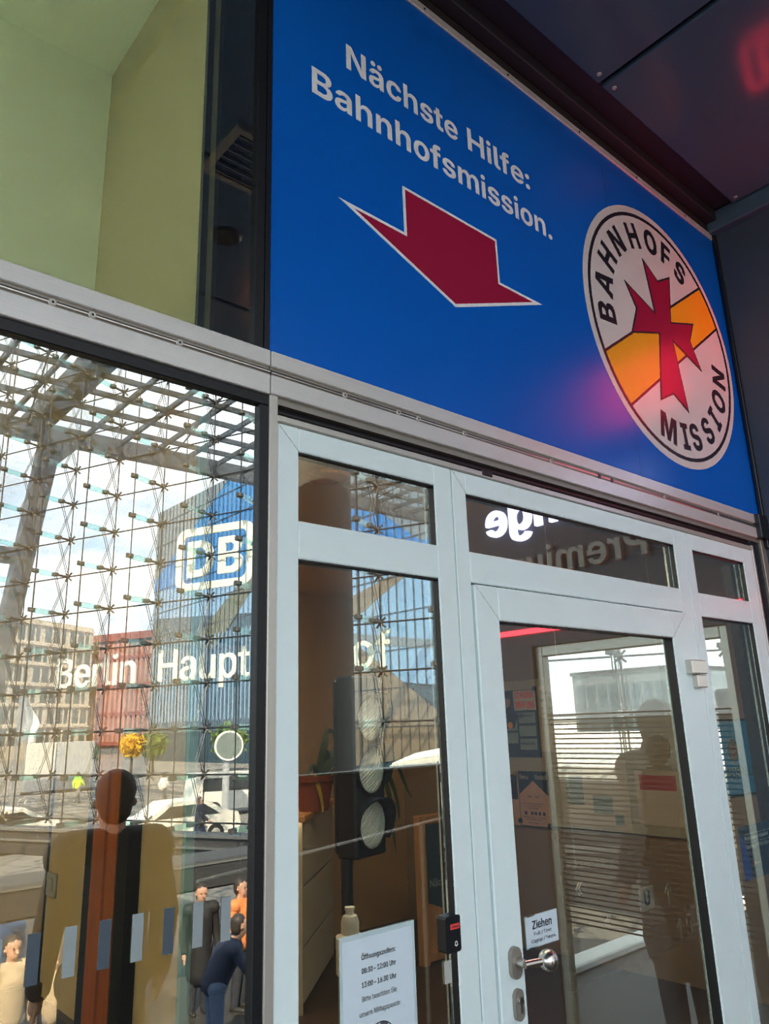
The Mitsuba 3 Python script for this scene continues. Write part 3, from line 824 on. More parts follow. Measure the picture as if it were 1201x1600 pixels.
def sidepoly(poly, t, d=0.0012):
    m = cat(*[trimesh.creation.extrude_polygon(q, d, engine='earcut') for q in getattr(poly, 'geoms', [poly])])
    return side(m, XB - t, 0, 0)


co = thing('vaccination_poster', 'dark poster with a portrait and the red words CORONA IMPFUNG on the notice board', 'poster')
bpanel(co, 'sheet', 2.83, 2.455, 1.378, 1.90, 'poster_navy', 0.002)
bpanel(co, 'headline_panel', 2.695, 2.47, 1.74, 1.895, 'poster_white', 0.003)
btext(co, 'CORONA', 0.055, 2.685, 1.832, 0.20, 'label_red', True, 0.0042)
btext(co, 'IMPFUNG', 0.055, 2.685, 1.756, 0.205, 'label_red', True, 0.0042)
part(co, 'portrait', sidepoly(affinity.translate(affinity.scale(Point(0, 0).buffer(1), 0.038, 0.055), -2.765, 1.82), 0.0034), 'skin_print', 'printed face of a dark-haired man')
hairp = affinity.translate(affinity.scale(Point(0, 0).buffer(1), 0.045, 0.06), -2.765, 1.835).difference(sbox(-2.9, 1.6, -2.6, 1.838))
part(co, 'hair', sidepoly(hairp, 0.0042), 'hair_dark')
part(co, 'shoulders', sidepoly(affinity.translate(affinity.scale(Point(0, 0).buffer(1), 0.085, 0.10), -2.765, 1.68).intersection(sbox(-2.83, 1.6, -2.6, 1.80)), 0.003), 'print_black')
for ya, yb, za, zb in ((2.655, 2.487, 1.64, 1.722), (2.655, 2.487, 1.54, 1.62), (2.655, 2.487, 1.436, 1.52), (2.815, 2.675, 1.585, 1.668), (2.815, 2.675, 1.485, 1.568)):
    bx = bpanel(co, 'text_box', ya, yb, za, zb, 'poster_teal', 0.003)
part(co, 'sun_mark', sidepoly(affinity.translate(Point(0, 0).buffer(0.026), -2.745, 1.625), 0.0042), 'print_orange')
btext(co, 'IMPFEN HILFT', 0.016, 2.645, 1.69, 0.14, 'ink', True, 0.0042)
btext(co, 'WIR SIND DABEI', 0.016, 2.645, 1.475, 0.14, 'ink', True, 0.0042)
p2 = thing('shelter_poster', 'navy and pink poster with a house gable and the words Eens Obdach', 'poster')
bpanel(p2, 'sheet', 2.708, 2.41, 0.868, 1.275, 'poster_navy', 0.002)
part(p2, 'house', sidepoly(Polygon([(-2.703, 0.873), (-2.415, 0.873), (-2.415, 1.09), (-2.56, 1.205), (-2.703, 1.10)]), 0.003), 'poster_pink', 'pink house shape')
btext(p2, 'Eens', 0.034, 2.690, 1.215, 0.085, 'poster_white', True, 0.0032)
btext(p2, 'Obdach', 0.034, 2.540, 1.215, 0.115, 'poster_white', True, 0.0032)
for yc in (2.60, 2.53):
    part(p2, 'closed_eye', sidepoly(affinity.translate(Point(0, 0).buffer(0.02).difference(Point(0, 0.004).buffer(0.018)).intersection(sbox(-1, -1, 1, -0.002)), -yc, 1.10), 0.0042), 'ink')
for k, zz in enumerate((1.03, 1.012, 0.995, 0.93, 0.915, 0.89)):
    btext(p2, ['Hilfe für Frauen ohne Wohnung', 'Tag und Nacht', 'kostenlos', 'Beratung', 'Schlafplatz', 'Kontakt'][k], 0.009, 2.67 - 0.02 * (k % 3), zz, 0.20 - 0.05 * (k % 3), 'ink', False, 0.0042)
part(p2, 'icon_row', cat(*[side(trimesh.creation.box((0.024, 0.024, 0.001)), XB - 0.0045, y, 0.965) for y in (2.65, 2.59, 2.555, 2.515, 2.475)]), 'ink')
p3 = thing('photo_poster', 'small poster with a dark photograph at the far left edge of the notice board', 'poster')
bpanel(p3, 'sheet', 2.83, 2.715, 0.868, 1.255, 'poster_pink', 0.002)
bpanel(p3, 'photograph', 2.83, 2.722, 1.06, 1.245, 'hair_dark', 0.003)
for y, z, m, lb in ((2.47, 1.905, 'magnet', 'dark round magnet at the top right of the dark portrait poster'), (2.63, 1.70, 'magnet', 'dark round magnet among the text boxes of the portrait poster'),
                    (2.725, 1.255, 'magnet_yellow', 'yellow round magnet between the two lower posters'), (2.60, 1.252, 'magnet', 'dark round magnet between the words Eens and Obdach'),
                    (2.425, 0.885, 'magnet', 'dark round magnet at the lower right of the house poster'), (2.71, 0.905, 'magnet', 'dark round magnet at the lower left of the house poster')):
    one('magnet', lathe([[0, 0.012], [0.016, 0.012], [0.019, 0.0]], (XB - 0.004, y, z), 18, (-1, 0, 0)), m, lb, 'magnet')
wp = thing('street_poster', 'pale poster with faint grey lines reading der Straße on the notice board', 'poster')
bpanel(wp, 'sheet', 2.44, 1.78, 1.42, 1.92, 'poster_white', 0.002)
btext(wp, 'Vom Leben auf', 0.03, 2.42, 1.855, 0.24, 'ink_soft', False, 0.0032)
btext(wp, 'der Straße', 0.036, 2.42, 1.80, 0.20, 'ink_soft', False, 0.0032)
for k in range(4):
    btext(wp, 'Hilfe und Begleitung', 0.016, 2.42, 1.74 - 0.04 * k, 0.26, 'ink_soft', False, 0.0032)
rp = thing('pink_banner_poster', 'small poster with a pink bar on the notice board behind the mirrored lines', 'poster')
bpanel(rp, 'sheet', 1.66, 1.30, 0.95, 1.30, 'poster_white', 0.002)
bpanel(rp, 'bar', 1.627, 1.354, 1.175, 1.272, 'poster_rose', 0.003, 'pink bar')
gp = thing('grey_poster', 'grey-white poster with small pictures in the middle of the notice board', 'poster')
bpanel(gp, 'sheet', 2.30, 1.72, 0.90, 1.37, 'poster_white', 0.002)
for ya, yb, za, zb in ((2.25, 2.1, 1.05, 1.25), (2.02, 1.86, 1.0, 1.12), (1.85, 1.78, 0.93, 1.0)):
    bpanel(gp, 'picture', ya, yb, za, zb, 'poster_teal', 0.003)

tv = thing('wall_screen', 'blue information screen reading MITTAGSPAUSE behind the right sidelight', 'screen')
TVX = trimesh.transformations.translation_matrix((4.18, 0.62, 0)) @ trimesh.transformations.rotation_matrix(math.radians(-3), [0, 0, 1])


def tvm(m):
    m = m.copy()
    m.apply_transform(TVX)
    return m


part(tv, 'bezel', tvm(box(-0.20, 0.70, 0.0, 0.035, 1.222, 1.632, 0.005)), 'device_black')
part(tv, 'panel', tvm(box(-0.188, 0.688, -0.001, 0.001, 1.240, 1.620)), 'screen', 'blue glowing picture', emitter=glow((0.003, 0.075, 0.13), 0.1))
part(tv, 'text_line', tvm(front(text('MITTAGSPAUSE', 0.052, 0.56, 0.0008, True), -0.17, -0.002, 1.325)), 'screen_text')
part(tv, 'text_line', tvm(front(text('Wir sind bald zurück', 0.02, 0.26, 0.0008), 0.30, -0.002, 1.40)), 'screen_text')
e = part(tv, 'emblem', tvm(ext(affinity.translate(Point(0, 0).buffer(0.060), 0.12, 1.468), -0.0012, 0.0008)), 'letter_grey', 'small round emblem')
part(e, 'cross', tvm(ext(affinity.translate(affinity.scale(affinity.translate(CR, -C[0], -C[1]), 0.11, 0.11, origin=(0, 0)), 0.12, 1.468), -0.0022, 0.0008)), 'label_red')
part(tv, 'arm', cat(box(4.50, 5.0, 0.66, 0.70, 1.40, 1.44), box(4.48, 4.58, 0.64, 0.68, 1.33, 1.52)), 'device_black')

# reflected direction signs, put into the room as faint lettering behind the lower door glass
ds = thing('mirrored_sign_marks', 'faint arrows and a U put inside for mirrored direction signs, behind the door glass', 'sign')
part(ds, 'board', box(3.45, 4.86, 1.2055, 1.2075, 0.36, 0.90), 'glass_clear')  # clear sheet added to carry the reflected lettering
for k, (xx, zz) in enumerate(((3.57, 0.80), (3.80, 0.60))):
    for o in (0.0, 0.022):
        part(ds, 'chevron', ext(LineString([(xx + 0.03 + o, zz + 0.03), (xx + o, zz), (xx + 0.03 + o, zz - 0.03)]).buffer(0.0035), 1.205, 0.001), 'print_white')
part(ds, 'square', ext(rrect(4.15, 4.30, 0.60, 0.72, 0.004), 1.205, 0.001), 'print_white', 'pale square behind the U')
part(ds, 'letter', front(text('U', 0.07, None, 0.001, True), 4.195, 1.203, 0.625), 'poster_blue')
part(ds, 'letter', front(text('5–8', 0.12, 0.21, 0.001, False), 4.62, 1.205, 0.39), 'print_white')
for xx, zz in ((4.46, 0.60), (4.55, 0.40)):
    part(ds, 'arrow', ext(unary_union([LineString([(xx, zz), (xx, zz + 0.10)]), LineString([(xx - 0.03, zz + 0.06), (xx, zz + 0.1), (xx + 0.03, zz + 0.06)])]).buffer(0.005), 1.205, 0.001), 'print_white')
part(ds, 'rod', cat(cyl((3.6, 1.215, 0.90), (3.6, 1.215, 2.82), 0.0012, 5), cyl((4.7, 1.215, 0.90), (4.7, 1.215, 2.82), 0.0012, 5)), 'steel_plain')

# ------------------------------------------------------------------ lounge sign on the right-hand wall
lg = thing('lounge_sign', 'lounge sign on the right-hand wall, its glowing letters mirrored in the pane over the door', 'sign')
YC, ZC = -0.545, 3.425
fr = affinity.translate(rrect(-0.235, 0.235, -0.165, 0.165, 0.055).difference(rrect(-0.205, 0.205, -0.135, 0.135, 0.035)), 0, 0)


def onwall(poly, y, z, x=3.65, d=0.02):
    m = cat(*[trimesh.creation.extrude_polygon(q, d, engine='earcut') for q in getattr(poly, 'geoms', [poly])])
    return side(m, x, y, z)


RED = glow((1.0, 0.03, 0.06), 0.85)
part(lg, 'logo_frame', onwall(fr, YC, ZC), 'lamp_red', 'glowing red rounded frame', emitter=RED)
for ch, dy in (('D', 0.155), ('B', -0.02)):
    t = text(ch, 0.19, 0.135, 0.02, True)
    part(lg, 'logo_letter', side(t, 3.65, YC + dy, ZC - 0.095), 'lamp_red', 'glowing red letter', emitter=RED)
part(lg, 'word', side(text('Lounge', 0.225, 1.11, 0.03, True, 700, 200), 3.65, -0.56, 2.795), 'lamp_white', 'glowing white word Lounge', emitter=glow((0.72, 0.66, 1.0), 0.30))
part(lg, 'word', side(text('Premium', 0.17, 1.02, 0.03, True, 700, 200), 3.65, -0.56, 2.49), 'letter_grey', 'unlit grey word Premium')
rs = thing('red_light_strip', 'thin red glowing strip along the right-hand wall above the lounge door', 'light strip')
part(rs, 'strip', box(3.635, 3.65, -0.12, -1.95, 2.156, 2.186), 'lamp_red', emitter=glow((1.0, 0.03, 0.05), 0.55))

# ------------------------------------------------------------------ gallery edge, seen as reflections
pr = thing('parapet', 'dark gallery parapet with a bright top edge, mirrored in the tall sidelight pane', 'parapet')
part(pr, 'panel', outward(box(2.45, 3.65, 2.18, 2.23, 0.0, 1.40)), 'concrete_dark')
part(pr, 'coping', outward(box(2.45, 3.65, 2.15, 2.25, 1.40, 1.412, 0.003)), 'steel_bright')
hr = thing('handrail', 'thin bright handrail of the gallery, mirrored as a pale line across the tall sidelight pane', 'handrail')
part(hr, 'rail', outward(cyl((1.6, 1.60, 1.075), (3.65, 2.0, 1.125), 0.007, 10)), 'coat_white')
part(hr, 'post', outward(cyl((3.2, 1.91, 0.0), (3.2, 1.91, 1.11), 0.012, 10)), 'steel_dull')
one('hall_column', outward(cyl((3.93, 4.1, -2.3), (3.93, 4.1, 15.0), 0.47, 32)), 'concrete_dark', 'thick dark hall column mirrored at the left of the sidelight panes', 'column', smooth=40)
one('kerb', outward(box(3.85, 9.3, 2.06, 2.24, 0.0, 0.05, 0.01)), 'coat_white', 'white floor kerb beyond the lounge door, mirrored low in the entrance door', 'kerb')

# ------------------------------------------------------------------ cable net facade of the hall
P0 = np.array([5.7747, 19.497, 7.4485])
DW = np.array([0.403384, -0.915031, 0.0])
NW = np.array([-0.915031, -0.403384, 0.0])      # towards the shop
A_, B_ = 1.5, 0.9549


def wp3(i, z=0.0, o=0.0):
    return P0 + DW * (i * A_) + NW * o + np.array([0, 0, z])


cn = thing('cable_net_facade', 'tall glass hall facade hung on thin cables with glass fins, mirrored in the panes', 'glass facade')
COLS, ROWS = range(-4, 13), range(-7, 9)
WR = np.eye(4)
WR[:3, 0], WR[:3, 1], WR[:3, 2] = -NW, DW, [0, 0, 1]      # local x away from the shop, y along the facade
arm = []
for sy, sz in ((1, 1), (1, -1), (-1, 1), (-1, -1)):
    arm.append(cyl((0, 0, 0), (0.03, sy * 0.10, sz * 0.10), 0.022, 6))
clampm = cat(cyl((-0.40, 0, 0), (0.03, 0, 0), 0.028, 8), *arm, cyl((-0.40, 0, -0.035), (-0.40, 0, 0.035), 0.085, 14), ball((0, 0, 0), 0.05, 1))
finm = cat(box(-1.0, -0.40, -0.02, 0.02, -0.065, 0.05))
discm = cat(cyl((-1.0, 0, -0.035), (-1.0, 0, 0.035), 0.085, 14), box(-1.09, -0.91, -0.02, 0.02, -0.05, 0.05))


def prep(m):
    m = m.copy()
    m.apply_transform(WR)
    if np.linalg.det(WR[:3, :3]) < 0:
        m.faces = m.faces[:, ::-1]
    return outward(m)


plies = {n: mikit.ply(prep(m), 'mat_' + b) for n, m, b in (('clamp', clampm, 'station_steel'), ('fin', finm, 'fin_glass'), ('fin_disc', discm, 'station_steel'))}
for i in COLS:
    for j in ROWS:
        q = wp3(i, -j * B_)
        q[1] = -q[1]
        for n in ('clamp', 'fin', 'fin_disc'):
            part(cn, n, plies[n], None, to_world=T().translate(q.tolist()))
zt_, zb_ = 8 * B_, -8 * B_
for j in ROWS:
    part(cn, 'rod', outward(cyl(wp3(-5, -j * B_), wp3(13, -j * B_), 0.017, 6)), 'cable')
for i in COLS:
    part(cn, 'cable', outward(cat(cyl(wp3(i, zb_), wp3(i, zt_), 0.014, 5), cyl(wp3(i, zb_, 0.97), wp3(i, zt_, 0.97), 0.010, 5), cyl(wp3(i + 0.035, zb_, 1.03), wp3(i + 0.035, zt_, 1.03), 0.010, 5))), 'cable')
    for sgn in (0, 1):
        ms = []
        for j in list(ROWS)[:-1]:
            a, b = (0.0, 0.4) if (j + sgn) % 2 else (0.4, 0.0)
            for e_ in (-0.02, 0.02):
                ms.append(cyl(wp3(i + e_, -j * B_, a), wp3(i + e_, -(j + 1) * B_, b), 0.008, 4))
        part(cn, 'diagonal_cable', outward(cat(*ms)), 'cable')
for i in range(-4, 12):
    part(cn, 'pane', outward(cat(*[trimesh.Trimesh([wp3(i + 0.01, -j * B_ - 0.01, -0.05), wp3(i + 0.99, -j * B_ - 0.01, -0.05), wp3(i + 0.99, -(j + 1) * B_ + 0.01, -0.05), wp3(i + 0.01, -(j + 1) * B_ + 0.01, -0.05)],
                                                          [(0, 1, 2), (0, 2, 3)], process=False) for j in list(ROWS)[:-1]])), 'glass_clear')
sb = thing('facade_beam', 'dark beam along the foot of the cable facade, mirrored low in the left pane', 'beam')
WB = np.eye(4)
WB[:3, 0], WB[:3, 1] = DW, -NW
WB[:3, 3] = P0


def alongwall(m):
    m = m.copy()
    m.apply_transform(WB)
    return outward(m)


part(sb, 'beam', alongwall(box(-6, 20, -0.3, 0.3, -8.40, -7.85, 0.02)), 'canopy_dark')
part(sb, 'rail', alongwall(box(-6, 20, -0.36, -0.3, -7.88, -7.82)), 'steel_bright')
part(sb, 'rail', alongwall(box(-6, 20, -0.36, -0.3, -8.10, -8.05)), 'steel_bright')

# lettering and logo hung outside the facade
fs_ = thing('station_lettering', 'cream DB logo over the words Berlin Hauptbahnhof on the hall facade, mirrored in the panes', 'sign')


def hang(m):        # local x along the facade, y up
    m = m.copy()
    v = m.vertices
    m.vertices = P0 + np.outer(v[:, 0], DW) + np.outer(v[:, 1], [0, 0, 1]) - np.outer(v[:, 2] + 0.12, NW)
    m.faces = m.faces[:, ::-1]
    return flip(outward(m)) if False else outward(m)


def hang_text(s, cap, x, y, w, bold=False):
    t = text(s, cap, w, 0.05, bold, 760 if bold else 520, 200)
    t.vertices[:, 0] += x
    t.vertices[:, 1] += y
    return hang(t)


part(fs_, 'word', hang_text('Berlin', 0.72, 1.26, -4.675, 2.52), 'letter_cream', 'cream word Berlin')
part(fs_, 'word', hang_text('Hauptbahnhof', 0.72, 4.48, -4.675, 6.15), 'letter_cream', 'cream word Hauptbahnhof')
lgp = rrect(4.88, 7.08, -2.64, -1.15, 0.28).difference(rrect(5.07, 6.89, -2.47, -1.33, 0.16))
part(fs_, 'logo_frame', hang(cat(trimesh.creation.extrude_polygon(lgp, 0.05, engine='earcut'))), 'letter_cream', 'cream rounded frame')
part(fs_, 'logo_letter', hang_text('D', 0.86, 5.21, -2.33, 0.76, True), 'letter_cream')
part(fs_, 'logo_letter', hang_text('B', 0.86, 6.10, -2.33, 0.68, True), 'letter_cream')

# ------------------------------------------------------------------ lattice roof over the square
lr = thing('lattice_roof', 'lattice roof of dark steel beams, mirrored at the top of the left pane', 'roof')
ZR = 17.66
part(lr, 'edge_beam', outward(box(-12, 52, 39.85, 40.35, 17.25, 18.3, 0.05)), 'station_steel')
for k in range(11):
    y = 37.4 - 2.05 * k
    part(lr, 'beam', outward(box(-12, 52, y - 0.08, y + 0.08, ZR, ZR + 0.26)), 'station_steel')
for k in range(31):
    x = -11.0 + 2.05 * k
    part(lr, 'cross_beam', outward(box(x - 0.08, x + 0.08, 17, 40.3, ZR, ZR + 0.26)), 'station_steel')
part(lr, 'main_rib', outward(box(10.4, 11.2, 17, 40.5, 17.45, 18.5, 0.03)), 'station_steel')
part(lr, 'brace', outward(cat(*[cyl((-10 + 8.2 * k, 18, 17.5), (-6 + 8.2 * k, 39, 17.5), 0.04, 6) for k in range(7)])), 'station_steel')
rc = thing('roof_column', 'tall dark column carrying the lattice roof, mirrored at the left edge of the pane', 'column')
part(rc, 'shaft', outward(trimesh.convex.convex_hull([(a_, b_, c_) for b_ in (39.6, 40.6) for a_, c_ in ((9.3, -2.3), (9.95, -2.3), (11.48, 17.3), (12.50, 17.3))])), 'station_steel')
part(rc, 'gusset', outward(xform(ext(Polygon([(12.4, 17.25), (13.5, 17.25), (12.3, 15.9)]), 40.3, 0.5))), 'station_steel')
part(rc, 'side_beam', outward(box(4.0, 10.9, 39.7, 40.5, 10.35, 11.1, 0.03)), 'station_steel')

# ------------------------------------------------------------------ faceted glass tower
tw = thing('glass_tower', 'faceted blue glass office tower mirrored behind the DB logo', 'tower')
XT = 50.0


def tface(poly, d):
    """polygon in (outward distance, z) on the tower's near face x = XT, standing d proud of it"""
    m = trimesh.creation.extrude_polygon(poly, 0.02, engine='earcut')
    v = m.vertices
    m.vertices = np.stack([XT - d - v[:, 2], v[:, 0], v[:, 1]], 1)
    return outward(m)


core = trimesh.creation.extrude_polygon(Polygon([(50.05, 43), (50.05, 110.9), (90, 110.9)]), 37.8, engine='earcut')
core.apply_translation((0, 0, -2.3))
part(tw, 'core', outward(core), 'tower_dark')
FACE = sbox(43, -2.3, 110.9, 35.6)  # facet colours below hold the sky and ground reflections as paint
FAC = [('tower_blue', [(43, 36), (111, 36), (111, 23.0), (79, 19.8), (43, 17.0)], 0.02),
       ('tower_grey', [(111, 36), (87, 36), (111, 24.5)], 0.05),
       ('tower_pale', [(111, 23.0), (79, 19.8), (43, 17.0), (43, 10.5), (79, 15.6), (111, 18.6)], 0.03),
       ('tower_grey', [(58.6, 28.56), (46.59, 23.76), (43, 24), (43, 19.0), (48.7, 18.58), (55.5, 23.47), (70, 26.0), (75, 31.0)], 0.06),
       ('tower_olive_reflect', [(83.9, 20.6), (79.5, 20.3), (91.0, 12.1), (97.6, 13.4)], 0.07),
       ('tower_brown_reflect', [(62, 14.2), (53.0, 15.9), (50.9, 15.6), (55.6, 13.8), (57.3, 12.9), (63, 12.0)], 0.07),
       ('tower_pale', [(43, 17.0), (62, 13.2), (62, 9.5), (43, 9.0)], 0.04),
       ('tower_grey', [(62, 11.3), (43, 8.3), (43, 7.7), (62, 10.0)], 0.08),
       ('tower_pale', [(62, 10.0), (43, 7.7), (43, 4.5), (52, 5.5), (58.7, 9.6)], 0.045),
       ('tower_brown_reflect', [(60, 10.2), (54.9, 7.4), (47.3, 2.6), (43, 0.2), (43, -0.5), (60, -2.2), (66, 4)], 0.09)]
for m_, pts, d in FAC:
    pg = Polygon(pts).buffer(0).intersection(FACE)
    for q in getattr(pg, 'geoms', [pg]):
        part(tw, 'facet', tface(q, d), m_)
for k in range(56):
    y = 44 + 1.2 * k
    part(tw, 'mullion', outward(box(49.84, 49.9, y - 0.035, y + 0.035, -2.3, 35.5)), 'tower_joint')
for k in range(10):
    z = 1.5 + 3.55 * k
    part(tw, 'floor_joint', outward(box(49.84, 49.9, 43, 110.9, z - 0.04, z + 0.04)), 'tower_joint')
for k in range(30):
    y = 80.5 + 1.0 * k
    part(tw, 'fin', outward(box(49.7, 49.84, y - 0.1, y + 0.1, 3.0, 14.2)), 'tower_pale')  # upright strips for the stripes of a reflected building

# ------------------------------------------------------------------ background buildings


def facade_frame(p, q):
    p, q = np.array(p), np.array(q)
    L = np.linalg.norm(q - p)
    d = (q - p) / L
    nrm = np.array([d[1], -d[0]])
    if nrm[1] > 0:
        nrm = -nrm
    W = np.eye(4)
    W[:2, 0], W[:2, 1] = d, -nrm
    W[:2, 3] = p
    return W, L


def placed(W):
    def f(m):
        m = m.copy()
        m.apply_transform(W)
        if np.linalg.det(W[:3, :3]) < 0:
            m.faces = m.faces[:, ::-1]
        return outward(m)
    return f


W_, L_ = facade_frame((36.0, 144.7), (58.25, 158.25))
f_ = placed(W_)
ob = thing('beige_building', 'pale stone office block with a regular grid of windows, mirrored left of the word Berlin', 'building')
part(ob, 'wall', f_(box(0, L_, 0, 14, -2.3, 23, 0)), 'stone_beige')
for r_ in range(6):
    for c_ in range(11):
        xw = 0.7 + c_ * 2.3
        z0 = 0.2 + r_ * 3.75
        wn = part(ob, 'window', f_(box(xw, xw + (1.7 if (c_ + r_) % 3 else 0.9), -0.05, 0.25, z0, z0 + 2.7)), 'window_dark')
    part(ob, 'band', f_(box(-0.1, L_ + 0.1, -0.25, 0.0, z0 + 3.0, z0 + 3.35)), 'stone_beige')
W_, L_ = facade_frame((59.0, 167.0), (72.0, 138.0))
f_ = placed(W_)
rb = thing('red_building', 'red-brown office block with upright fins, mirrored above the word Berlin', 'building')
part(rb, 'wall', f_(box(0, L_, 0, 12, -2.3, 22)), 'window_dark')
for k in range(24):
    part(rb, 'fin', f_(box(0.2 + 1.3 * k, 0.85 + 1.3 * k, -0.5, 0.0, 0.0, 20.0)), 'brick_fin')
for z in (-0.6, 5.2, 11.0, 16.6, 20.6):
    part(rb, 'band', f_(box(-0.1, L_, -0.6, 0.0, z, z + (1.5 if z > 20 else 0.7))), 'brick_red')
db_ = thing('far_office_block', 'dark office block on the far side of the square, mirrored in the lounge door', 'building')
part(db_, 'wall', outward(box(70, 100, 36, 47, -2.3, 6.0)), 'tower_grey')
for k in range(8):
    part(db_, 'window', outward(box(69.9, 70, 36.4 + 1.3 * k, 37.4 + 1.3 * k, 0.0, 5.0)), 'tower_dark')
part(db_, 'parapet', outward(box(69.8, 100, 35.9, 47.1, 6.0, 6.4)), 'concrete_dark')
lp = thing('lounge_post', 'dark slanting post outside the lounge door, mirrored in the entrance door', 'post')
part(lp, 'shaft', outward(cyl((15.3, 10.05, -2.3), (15.3, 10.05, 7.0), 0.13, 14)), 'station_steel')

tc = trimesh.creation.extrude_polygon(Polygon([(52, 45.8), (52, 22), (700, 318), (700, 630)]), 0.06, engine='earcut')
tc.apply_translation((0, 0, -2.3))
one('bright_ground_slab', outward(tc), 'pale_stone', 'pale slab added to brighten the ground beyond the lounge door, mirrored in the entrance door', kind=ST)  # its pale colour stands in for sunlight on the far ground
wrf = trimesh.creation.extrude_polygon(Polygon([(13.4, 10.4), (13.4, 4.6), (48, 20.4), (48, 41.4)]), 0.25, engine='earcut')
wrf.apply_translation((0, 0, 0.5))
fr_ = thing('flat_roof', 'white flat roof of a low building beyond the lounge door, mirrored behind fine lines', 'roof')
part(fr_, 'deck', outward(wrf), 'pale_stone')
for q in ((14, 9.5), (14, 5.2), (46, 22), (46, 39), (30, 14.5), (30, 25)):
    part(fr_, 'post', outward(cyl((q[0], q[1], -2.3), (q[0], q[1], 0.5), 0.15, 10)), 'concrete_dark')
one('lounge_dark_block', outward(box(5.15, 5.6, 0.05, 1.1, 0.0, 1.826, 0.02)), 'concrete_dark', 'dark block added beyond the lounge door to darken the reflection in the right sidelight', 'desk')  # added dark block that cuts off the bright reflection behind it

# pale pavilion roof, panels, round sign, flag, bicycles
pv = thing('pavilion', 'pale wedge-roofed pavilion with an upright slatted skirt, mirrored behind the traffic light', 'pavilion')
part(pv, 'roof', outward(trimesh.Trimesh([(27, 28.5, -0.2), (30.5, 21.5, 1.0), (36, 26, 1.2), (33, 33, 0.0), (30.5, 21.5, 0.6), (27, 28.5, -0.5)],
                                         [(0, 1, 2), (0, 2, 3), (0, 5, 4), (0, 4, 1)], process=False)), 'tent_white')
for k in range(22):
    t_ = k / 21
    x, y = 27 + 3.5 * t_, 28.5 - 7.0 * t_
    part(pv, 'slat', outward(box(x - 0.05, x + 0.05, y - 0.12, y + 0.12, -2.3, -0.3 + 1.0 * t_)), 'tent_white')
cp = thing('site_panels', 'grey-white site hoarding panels on the square, mirrored beside the white flag', 'hoarding')
for x0_, x1_, m_ in ((17.6, 19.6, 'tent_white'), (19.65, 22.4, 'panel_grey')):
    part(cp, 'panel', outward(box(x0_, x1_, 58, 58.3, -2.2, 1.2, 0.03)), m_)
part(cp, 'base', outward(box(17.5, 22.5, 57.9, 58.5, -2.3, -2.1)), 'concrete_dark')
rsn = thing('round_sign', 'round double-rimmed sign on a grey post, mirrored at the right edge of the left pane', 'sign')
part(rsn, 'disc', outward(lathe([[0, 0.06], [0.60, 0.06], [0.62, 0.05], [0.62, -0.05], [0.60, -0.06], [0, -0.06]], (18.25, 30.7, 0.98), 36, (-0.30, -0.9, 0))), 'disc_grey', smooth=30)
part(rsn, 'rim', outward(lathe([[0.58, 0.07], [0.66, 0.07], [0.66, -0.07], [0.58, -0.07]], (18.25, 30.7, 0.98), 36, (-0.30, -0.9, 0))), 'coat_white', smooth=30)
part(rsn, 'post', outward(cyl((18.25, 30.9, -2.3), (18.25, 30.9, 0.9), 0.16, 14)), 'panel_grey')
fg = thing('flag', 'white flag hanging from a slim white pole, mirrored in the left pane', 'flag')
part(fg, 'pole', outward(cyl((12.42, 42.4, -2.3), (12.35, 42.4, 4.3), 0.05, 10)), 'coat_white')
u_, w_ = np.meshgrid(np.linspace(0, 1, 12), np.linspace(0, 1, 18))
fx_ = 12.38 + u_ * (0.25 + 0.75 * np.clip(w_ * 1.6, 0, 1)) * (1 - 0.25 * np.sin(w_ * 9) * 0.3)
fy_ = 42.4 + 0.18 * np.sin(u_ * 9 + w_ * 4)
fz_ = 4.1 - 2.75 * w_ - 0.25 * u_ * (1 - w_)
fv = np.stack([fx_.ravel(), fy_.ravel(), fz_.ravel()], 1)
ff = []
for a in range(17):
    for b in range(11):
        o = a * 12 + b
        ff += [(o, o + 1, o + 13), (o, o + 13, o + 12)]
part(fg, 'cloth', outward(trimesh.Trimesh(fv, ff, process=False)), 'flag_white', smooth=True)


def tree(x, y, h, cr, m_, label, n=900):
    t = thing('tree', label, 'tree')
    part(t, 'trunk', outward(cyl((x, y, -2.3), (x, y, -2.3 + h * 0.6), 0.14, 8, 0.08)), 'bark')
    g = np.random.default_rng(int(x * 10 + y))
    d = g.normal(size=(n, 3))
    d /= np.linalg.norm(d, axis=1, keepdims=True)
    c = np.array([x, y, -2.3 + h - cr]) + d * cr * (0.45 + 0.55 * g.random((n, 1))) * np.array([1, 1, 0.9])
    a, b = g.normal(size=(n, 3)), g.normal(size=(n, 3))
    s = 0.17 * cr / 1.2
    v = np.stack([c, c + a * s, c + b * s], 1).reshape(-1, 3)
    part(t, 'foliage', outward(trimesh.Trimesh(v, np.arange(3 * n).reshape(-1, 3), process=False)), m_, kind='stuff')


tree(30.4, 70, 4.1, 1.25, 'leaf_gold', 'golden autumn tree on the square, mirrored under the word Berlin')
tree(33.4, 72, 4.2, 1.4, 'leaf_green', 'green tree right of the golden tree, mirrored under the word Haupt')
tree(40.6, 70, 4.9, 1.9, 'leaf_green', 'wide green tree behind the round sign, mirrored at the right of the left pane')
tree(45.6, 70, 4.4, 1.6, 'leaf_green', 'green tree right of the round sign, mirrored at the edge of the left pane')
tree(24.6, 66, 3.4, 1.1, 'leaf_green', 'small green tree at the end of the grey hoarding, mirrored in the left pane')


